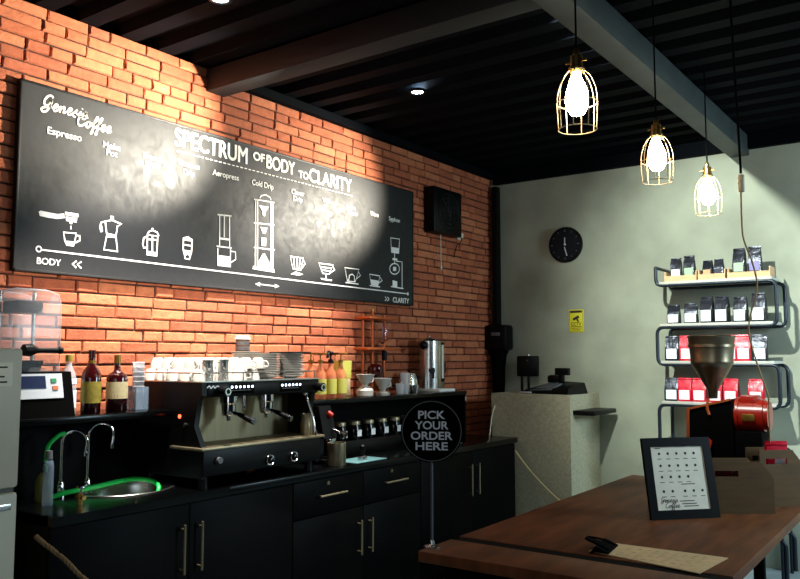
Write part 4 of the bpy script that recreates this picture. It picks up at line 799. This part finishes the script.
for sx in (-hx + 0.09, hx - 0.34): MB().box((sx - 0.015, -hy + 0.17, TT - 0.12), (sx + 0.015, hy - 0.17, TT - 0.045)).build('apron', 'black_matte', tb)
for sy in (-1, 1): MB().box((-hx + 0.12, sy * (hy - 0.14) - 0.015, TT - 0.12), (hx - 0.37, sy * (hy - 0.14) + 0.015, TT - 0.045)).build('apron', 'black_matte', tb)
# order sign
sg = thing('order_sign', 'round black order sign on a thin pole at the table corner', 'sign', (1.735, 2.87, TT))
nrm = Vector((0.50, -0.866, 0)).normalized(); Rr = Vector((0.866, 0.5, 0)); Uu = Vector((0, 0, 1))
rot = Matrix((( Rr.x, Uu.x, nrm.x, 0), (Rr.y, Uu.y, nrm.y, 0), (Rr.z, Uu.z, nrm.z, 0), (0, 0, 0, 1)))
D0 = Vector((0, 0, 0.485)); RD = 0.133
MB().lathe([(0, -0.004), (RD, -0.004), (RD, 0.004), (0, 0.004)], n=56, mx=Matrix.Translation(D0) @ rot).build('disc', 'black_matte', sg)
fo = D0 + nrm * 0.0042
MB().ribbon([(0.126 * math.cos(k * PI / 30), 0.126 * math.sin(k * PI / 30)) for k in range(61)], 0.0035, fo, Rr, Uu).build('outline_ring', 'grey', sg, smooth=0)
for s, dz, w_ in (('PICK', 0.069, 0.115), ('YOUR', 0.025, 0.144), ('ORDER', -0.019, 0.178), ('HERE', -0.063, 0.138)):
    MB().text(s, fo + Uu * dz, Rr, Uu, w_, 0.033, 0.022).build('lettering', 'sign_ink', sg, smooth=0)
MB().cyl((0, 0, 0.01), (0, 0, 0.36), 0.0055).build('pole', 'grey', sg)
MB().lathe([(0, 0), (0.034, 0), (0.034, 0.006), (0.012, 0.012), (0.009, 0.03), (0, 0.03)], n=28).build('base', 'steel', sg)
# clipped menu sheet and binder clip
pm = thing('menu_sheet', 'kraft paper menu sheet lying on the table near its front edge', 'menu', (2.535, 3.235, TT + 0.001), math.radians(-2))
cor = [(-0.222, 0.135), (0.255, 0.175), (0.238, -0.125), (-0.235, -0.055)]
MB().prism([(x, y, 0.0) for x, y in cor], (0, 0, 0.003)).build('sheet', 'kraft', pm)
m = MB(); rr = random.Random(9)
for i in range(9):
    for j in range(6):
        u0 = -0.12 + i * 0.037; v0 = -0.06 + j * 0.032 + 0.1 * (u0 - 0.05)
        if rr.random() < 0.75: m.fill([(u0, v0), (u0 + rr.uniform(.008, .024), v0 + .002), (u0 + .02, v0 + .005), (u0, v0 + .004)], (0, 0, 0.003), (1, 0, 0), (0, 1, 0), 0.0006)
m.build('print', 'ink', pm, smooth=0)
bc = thing('binder_clip', 'large black binder clip gripping the kraft menu sheet', 'clip', (2.345, 3.26, TT + 0.0), math.radians(8))
MB().prism([(-0.045, -0.10, 0.0), (-0.02, -0.10, 0.032), (0.035, -0.10, 0.010), (0.035, -0.10, 0.006), (-0.02, -0.10, 0.008), (-0.03, -0.10, 0.0)], (0, 0.17, 0)).build('jaw', 'black_matte', bc)
for s in (-1,): MB().tube([(0.03, -0.065, 0.014), (-0.02, -0.06, 0.034), (-0.07, -0.045, 0.044), (-0.075, -0.02, 0.044), (-0.07, 0.005, 0.044), (-0.02, 0.03, 0.034), (0.03, 0.035, 0.014)], 0.004, 8, smooth=4).build('lever', 'black_matte', bc)
MB().hexa([(-0.07, -0.045, 0.040), (0.03, -0.065, 0.010), (0.03, 0.035, 0.010), (-0.07, 0.005, 0.040), (-0.07, -0.045, 0.044), (0.03, -0.065, 0.014), (0.03, 0.035, 0.014), (-0.07, 0.005, 0.044)]).build('lever_plate', 'black_matte', bc)
# framed menu leaning back on its strut
fm = thing('framed_menu', 'black picture frame with a printed drinks page standing on the table', 'frame', (2.43, 4.10, TT), math.atan2(0.275, 0.255))
lean = math.radians(12); uF = Vector((0, math.sin(lean), math.cos(lean))); rF = Vector((1, 0, 0)); nF = rF.cross(uF)
FW, FH = 0.187, 0.40
def fpnt(x, s, d=0.0): return rF * x + uF * s + nF * d
m = MB()
for x0, x1, s0_, s1_ in ((-FW, -FW + 0.042, 0, FH), (FW - 0.042, FW, 0, FH), (-FW + .042, FW - .042, 0, 0.045), (-FW + .042, FW - .042, FH - 0.045, FH)):
    m.hexa([fpnt(x0, s0_, -0.02), fpnt(x1, s0_, -0.02), fpnt(x1, s1_, -0.02), fpnt(x0, s1_, -0.02), fpnt(x0, s0_, 0), fpnt(x1, s0_, 0), fpnt(x1, s1_, 0), fpnt(x0, s1_, 0)])
m.build('frame', 'black_plastic', fm)
pg = MB().hexa([fpnt(-FW + .03, 0.03, -0.014), fpnt(FW - .03, 0.03, -0.014), fpnt(FW - .03, FH - .03, -0.014), fpnt(-FW + .03, FH - .03, -0.014), fpnt(-FW + .03, 0.03, -0.006), fpnt(FW - .03, 0.03, -0.006), fpnt(FW - .03, FH - .03, -0.006), fpnt(-FW + .03, FH - .03, -0.006)]).build('page', 'paper', fm)
m = MB(); rr = random.Random(4); oF = nF * -0.006
for j, (n_, s_) in enumerate(((5, 0.315), (5, 0.255), (4, 0.20), (5, 0.13))):
    for i in range(n_):
        x = -0.105 + 0.048 * i + (0.02 if j == 3 and i > 1 else 0)
        m.fill([(x, s_), (x + 0.010, s_ - 0.001), (x + 0.012, s_ + 0.010), (x + 0.004, s_ + 0.013), (x - .002, s_ + 0.008)], oF, rF, uF, 0.0006)
        m.fill([(x - 0.008, s_ - 0.022), (x + 0.016, s_ - 0.022), (x + 0.016, s_ - 0.019), (x - 0.008, s_ - 0.019)], oF, rF, uF, 0.0006)
for x0, x1, s_ in ((-0.12, -0.09, 0.345), (0.0, 0.075, 0.167), (-0.02, 0.06, 0.085), (-0.01, 0.07, 0.072), (0.0, 0.08, 0.06)): m.fill([(x0, s_), (x1, s_), (x1, s_ + .004), (x0, s_ + .004)], oF, rF, uF, 0.0006)
m.build('print', 'ink', pg, smooth=0)
m = MB()
SF = 0.028
def pscript(word, x, s_):
    adv = dict(G=.72, C=.74, e=.46, n=.56, s=.44, i=.26, o=.48, f=.36)
    for ch in word:
        for st in SCRIPT[ch]: m.ribbon([(x + (p[0] + .25 * p[1]) * SF, s_ + p[1] * SF) for p in st], 0.0028, oF, rF, uF, smooth=3, d=0.0006)
        x += adv[ch] * SF
pscript('Genesis', -0.125, 0.082); pscript('Coffee', -0.105, 0.055)
m.build('signature', 'ink', pg, smooth=0)
MB().hexa([fpnt(-0.03, 0.30, -0.021), fpnt(0.03, 0.30, -0.021), fpnt(0.03, 0.31, -0.021), fpnt(-0.03, 0.31, -0.021), (-0.03, 0.20, 0.0), (0.03, 0.20, 0.0), (0.03, 0.21, 0.0), (-0.03, 0.21, 0.0)]).build('easel_strut', 'black_matte', fm)
# wooden caddies
def caddy(label, loc, rz, w_, dpt, h):
    t = thing('wooden_caddy', label, 'box', loc, rz, 'wooden caddies on the table')
    def panel(y, thick):
        # panel with chamfered corner and a slot handle, built from strips round the slot
        m = MB(); ch = 0.085; x0, x1 = -w_ / 2, w_ / 2; sa, sb, za, zb = x0 + 0.035, x0 + 0.155, h - 0.075, h - 0.045
        m.prism([(x0, y, 0), (x1, y, 0), (x1, y, h - ch), (x1 - 0.001, y, h - ch), (x1 - 0.001, y, za), (x0, y, za)], (0, thick, 0)) if h - ch >= za else m.prism([(x0, y, 0), (x1, y, 0), (x1, y, h - ch), (x1 - (za - h + ch) * 0.75, y, za), (x0, y, za)], (0, thick, 0))
        e = lambda z: x1 - max(0, z - (h - ch)) * 0.75
        m.prism([(x0, y, za), (sa, y, za), (sa, y, zb), (x0, y, zb)], (0, thick, 0))
        m.prism([(sb, y, za), (e(za), y, za), (e(zb), y, zb), (sb, y, zb)], (0, thick, 0))
        m.prism([(x0, y, zb), (e(zb), y, zb), (e(h), y, h), (x0, y, h)], (0, thick, 0))
        return m
    panel(0.0, 0.010).build('front_panel', 'ply', t); panel(dpt - 0.010, 0.010).build('back_panel', 'ply', t)
    MB().box((-w_ / 2, 0.010, 0), (w_ / 2, dpt - 0.010, 0.010)).build('bottom', 'ply', t)
    MB().box((-w_ / 2, 0.010, 0.010), (-w_ / 2 + 0.010, dpt - 0.010, h * .55)).build('side_panel', 'ply', t)
    MB().box((w_ / 2 - 0.010, 0.010, 0.010), (w_ / 2, dpt - 0.010, h * .45)).build('side_panel', 'ply', t)
    return t
A1 = math.atan2(0.19, 0.27)
caddy('open wooden caddy with a slot handle right of the framed menu', (2.622, 4.40, TT), A1, 0.335, 0.17, 0.262)
def pouch(label, loc, rz, w_, d, h, m_, lab, group, lw=0.7, lh=0.45, lz=0.12, cat='coffee bag'):
    t = thing('coffee_bag', label, cat, loc, rz, group)
    H = [(0, 0.92, 0.92), (0.03, 1, 1), (0.45, 1, 1.0), (0.75, 0.99, 0.62), (0.92, 0.97, 0.18), (1.0, 0.97, 0.10)]
    mm = MB(); rings = []
    for f_, a, b in H:
        x, y, z = a * w_ / 2, b * d / 2, f_ * h; g = 0.78 if f_ < 0.8 else 1
        jt = lambda: rr.uniform(-1, 1) * 0.002
        rings.append([mm.b.verts.new((px_ + jt(), py_ + jt(), z)) for px_, py_ in ((-x, -y), (-x * .4, -y * 1.04), (x * .4, -y * 1.04), (x, -y), (x * g, 0), (x, y), (0, y * 1.04), (-x, y), (-x * g, 0))])
    for a, b in zip(rings, rings[1:]):
        for k in range(9): mm.b.faces.new((a[k], a[(k + 1) % 9], b[(k + 1) % 9], b[k]))
    mm.b.faces.new(rings[0][::-1]); mm.b.faces.new(rings[-1])
    mm.build('pouch', m_, t, smooth=50)
    y = -d / 2 * 1.07
    if lab: MB().prism([(-w_ * lw / 2, y, lz * h), (w_ * lw / 2, y, lz * h), (w_ * lw / 2, y, min(lz + lh, 0.5) * h), (-w_ * lw / 2, y, min(lz + lh, 0.5) * h)], (0, -0.001, 0)).build('label', lab, t, smooth=0)
    MB().box((-w_ / 2 * .98, -0.012, h * 0.93), (w_ / 2 * .98, 0.012, h * 0.965), 0.002).build('fold_clip', m_, t)
    return t
cx_, sx_ = math.cos(A1), math.sin(A1)
for q, (a, m_, lb) in enumerate(((-0.06, 'red_bag', 'dark red sachet pack in the left part of the front caddy'), (0.045, 'red_bag', 'dark red sachet pack in the right part of the front caddy'))):
    pouch(lb, (2.622 + a * cx_ - 0.085 * sx_, 4.40 + a * sx_ + 0.085 * cx_, TT + 0.011), A1, 0.09, 0.07, 0.235, 'wine', None, 'packs inside the front caddy', cat='packet')
caddy('second wooden caddy standing behind, at the right edge of the table', (2.755, 4.735, TT), A1 + 0.1, 0.25, 0.15, 0.30)
pouch('silver and red pack upright in the rear caddy', (2.715, 4.80, TT + 0.011), A1, 0.12, 0.08, 0.33, 'red_bag', 'label_w', 'packs inside the rear caddy', 0.45, 0.2, 0.72, cat='packet')

# ================================================================== roaster / grinder with hopper on the table
gd = thing('hopper_grinder', 'red and black coffee grinder with a large steel funnel hopper', 'grinder', (2.415, 5.06, TT))
MB().lathe([(0.135, 0.93), (0.14, 0.925), (0.135, 0.915), (0.122, 0.775), (0.124, 0.765), (0.108, 0.735), (0.03, 0.60), (0.026, 0.55), (0.022, 0.55), (0.026, 0.60), (0.104, 0.737), (0.118, 0.775), (0.13, 0.92)], c=(-0.092, 0, 0), n=40).build('hopper', 'hopper', gd)
MB().lathe([(0.132, 0.86), (0.137, 0.86), (0.137, 0.875), (0.133, 0.875)], c=(-0.092, 0, 0), n=40).build('hopper_band', 'hopper', gd)
m = MB().hexa([(-0.24, -0.13, 0), (0.05, -0.13, 0), (0.05, 0.14, 0), (-0.24, 0.14, 0), (-0.21, -0.12, 0.49), (0.04, -0.12, 0.555), (0.04, 0.12, 0.555), (-0.21, 0.12, 0.49)]); m.build('body', 'black_matte', gd)
MB().prism([(-0.225, -0.132, 0.10), (-0.205, -0.132, 0.10), (-0.195, -0.128, 0.49), (-0.212, -0.128, 0.49)], (0, -0.008, 0)).prism([(-0.212, -0.128, 0.482), (0.04, -0.128, 0.547), (0.04, -0.128, 0.560), (-0.212, -0.128, 0.495)], (0, -0.008, 0)).build('copper_edge', 'copper', gd)
MB().cyl((0.04, 0.0, 0.46), (0.20, 0.0, 0.46), 0.095, n=32).cyl((0.20, 0, 0.46), (0.225, 0, 0.46), 0.085, n=32).cyl((0.045, 0.0, 0.46), (0.065, 0, 0.46), 0.102, n=32).box((0.07, -0.06, 0.52), (0.17, 0.06, 0.575), 0.01).build('motor', 'red_gloss', gd)
MB().box((0.05, -0.11, 0), (0.20, 0.11, 0.37), 0.01).build('motor_stand', 'black_matte', gd)
MB().box((0.09, -0.102, 0.43), (0.16, -0.092, 0.47), 0.002).build('rating_plate', 'cap_gold', gd)
MB().tube([(-0.085, -0.135, 0.55), (-0.09, -0.14, 0.50), (-0.08, -0.14, 0.46)], 0.008, 8, smooth=4).build('chute', 'copper', gd)
MB().cyl((-0.10, -0.13, 0.30), (-0.10, -0.19, 0.27), 0.03).build('spout', 'red_gloss', gd)
MB().tube([(0.205, -0.10, 0.26), (0.21, -0.18, 0.24)], 0.012, 8).cyl((0.21, -0.18, 0.24), (0.215, -0.205, 0.235), 0.025).build('crank', 'steel', gd)

# ================================================================== serpentine rack with coffee bags
rk = thing('coffee_rack', 'tall serpentine rack of dark tube with pale shelves at the concrete wall', 'rack', (2.075, 6.27, 0))
LV = [2.095, 1.775, 1.493, 1.19, 0.885, 0.585, 0.285]
for yy in (-0.155, 0.155):
    P = [(-0.425, yy, 2.235), (-0.425, yy, LV[0])]; sd = 1
    for a, b in zip(LV, LV[1:] + [0.02]):
        P += [(sd * 0.425, yy, a), (sd * 0.425, yy, b)]; sd = -sd
    MB().tube(rounded(P, 0.055), 0.0135, 10).build('frame_tube', 'rack', rk)
MB().cyl((-0.425, -0.155, 2.235), (-0.425, 0.155, 2.235), 0.0125).build('cross_bar', 'rack', rk)
for i, z in enumerate(LV): MB().box((-0.40, -0.166, z + 0.008), (0.40, 0.15, z + 0.028), 0.002).build('shelf', 'shelf', rk)
for sx in (-1, 1):
    for sy in (-1, 1): MB().cyl((sx * 0.40, sy * 0.155, 0.0), (sx * 0.40, sy * 0.155, 0.30), 0.0125).build('leg', 'rack', rk)
ys = 6.185
tl = ['left wooden tray on the top rack shelf', 'middle wooden tray on the top rack shelf', 'right wooden tray on the top rack shelf']
for (x0, x1), lb in zip(((1.715, 1.955), (1.965, 2.16), (2.175, 2.465)), tl):
    t = thing('wooden_tray', lb, 'tray', ((x0 + x1) / 2, 6.20, LV[0] + 0.0285), group='wooden trays on the rack'); h = (x1 - x0) / 2
    MB().box((-h, -0.08, 0), (h, 0.08, 0.006)).build('bottom', 'tray_wood', t)
    for s in (-1, 1): MB().box((-h, s * 0.08 - 0.004, 0), (h, s * 0.08 + 0.004, 0.042 if s < 0 else 0.05)).build('long_side', 'tray_wood', t)
    for s in (-1, 1): MB().box((s * (h - 0.004) - 0.004, -0.076, 0), (s * (h - 0.004) + 0.004, 0.076, 0.075)).build('end_panel', 'tray_wood', t)
Z0 = LV[0] + 0.0355
for x, w_, h, lab, lb in ((1.785, 0.078, 0.155, 'label_w', 'black coffee bag with white label in the left tray'), (1.885, 0.078, 0.165, 'label_green', 'black coffee bag with sage green label in the left tray'), (2.02, 0.068, 0.125, 'label_orange', 'small black coffee bag with apricot label in the middle tray'), (2.10, 0.066, 0.13, 'label_navy', 'small black coffee bag with navy label in the middle tray'), (2.245, 0.084, 0.19, 'label_green', 'tall black coffee bag with sage label in the right tray'), (2.352, 0.086, 0.195, 'label_violet', 'tall black coffee bag with violet label in the right tray')):
    pouch(lb, (x, ys + 0.01, Z0), rr.uniform(-.1, .1), w_, 0.06, h * 1.15, 'black_bag', lab, 'coffee bags in the top trays', 0.8, 0.3, 0.2)
B2 = LV[1] + 0.0285
for x, w_, h, lb in ((1.765, 0.09, 0.125, 'short black coffee bag, leftmost on the second shelf'), (1.892, 0.095, 0.135, 'short black coffee bag, second from left on the second shelf'), (2.012, 0.088, 0.175, 'tall black coffee bag, third from left on the second shelf'), (2.118, 0.094, 0.175, 'tall black coffee bag, fourth from left on the second shelf'), (2.247, 0.092, 0.165, 'tall black coffee bag, fifth from left on the second shelf'), (2.372, 0.094, 0.185, 'tall black coffee bag, rightmost on the second shelf')):
    pouch(lb, (x, 6.17, B2), rr.uniform(-.12, .12), w_, 0.07, h * 1.13, 'black_bag', 'label_w', 'coffee bags on the second shelf', 0.84, 0.42, 0.06)
B3 = LV[2] + 0.0285
for x, m_, lb in ((1.745, 'black_bag', 'black coffee bag, leftmost on the third shelf'), (1.855, 'red_bag', 'red coffee bag, second on the third shelf, left of the hopper'), (2.165, 'red_bag', 'red coffee bag just right of the hopper on the third shelf'), (2.258, 'red_bag', 'red coffee bag beside the right black one on the third shelf'), (2.368, 'black_bag', 'black coffee bag, rightmost on the third shelf')):
    pouch(lb, (x, 6.17, B3), rr.uniform(-.1, .1), 0.098, 0.07, 0.19, m_, 'label_w', 'coffee bags on the third shelf', 0.76, 0.4, 0.08)
B4 = LV[3] + 0.0285
for x, m_, lb in ((1.735, 'black_bag', 'black coffee bag, leftmost on the fourth shelf'), (1.835, 'red_bag', 'red coffee bag, second from left on the fourth shelf'), (1.94, 'red_bag', 'red coffee bag, third from left on the fourth shelf'), (2.06, 'red_bag', 'red coffee bag below the hopper tip on the fourth shelf'), (2.165, 'red_bag', 'red coffee bag left of the red motor on the fourth shelf'), (2.335, 'red_bag', 'red coffee bag, rightmost on the fourth shelf')):
    pouch(lb, (x, 6.17, B4), rr.uniform(-.1, .1), 0.100, 0.07, 0.175, m_, 'label_w', 'coffee bags on the fourth shelf', 0.76, 0.4, 0.08)
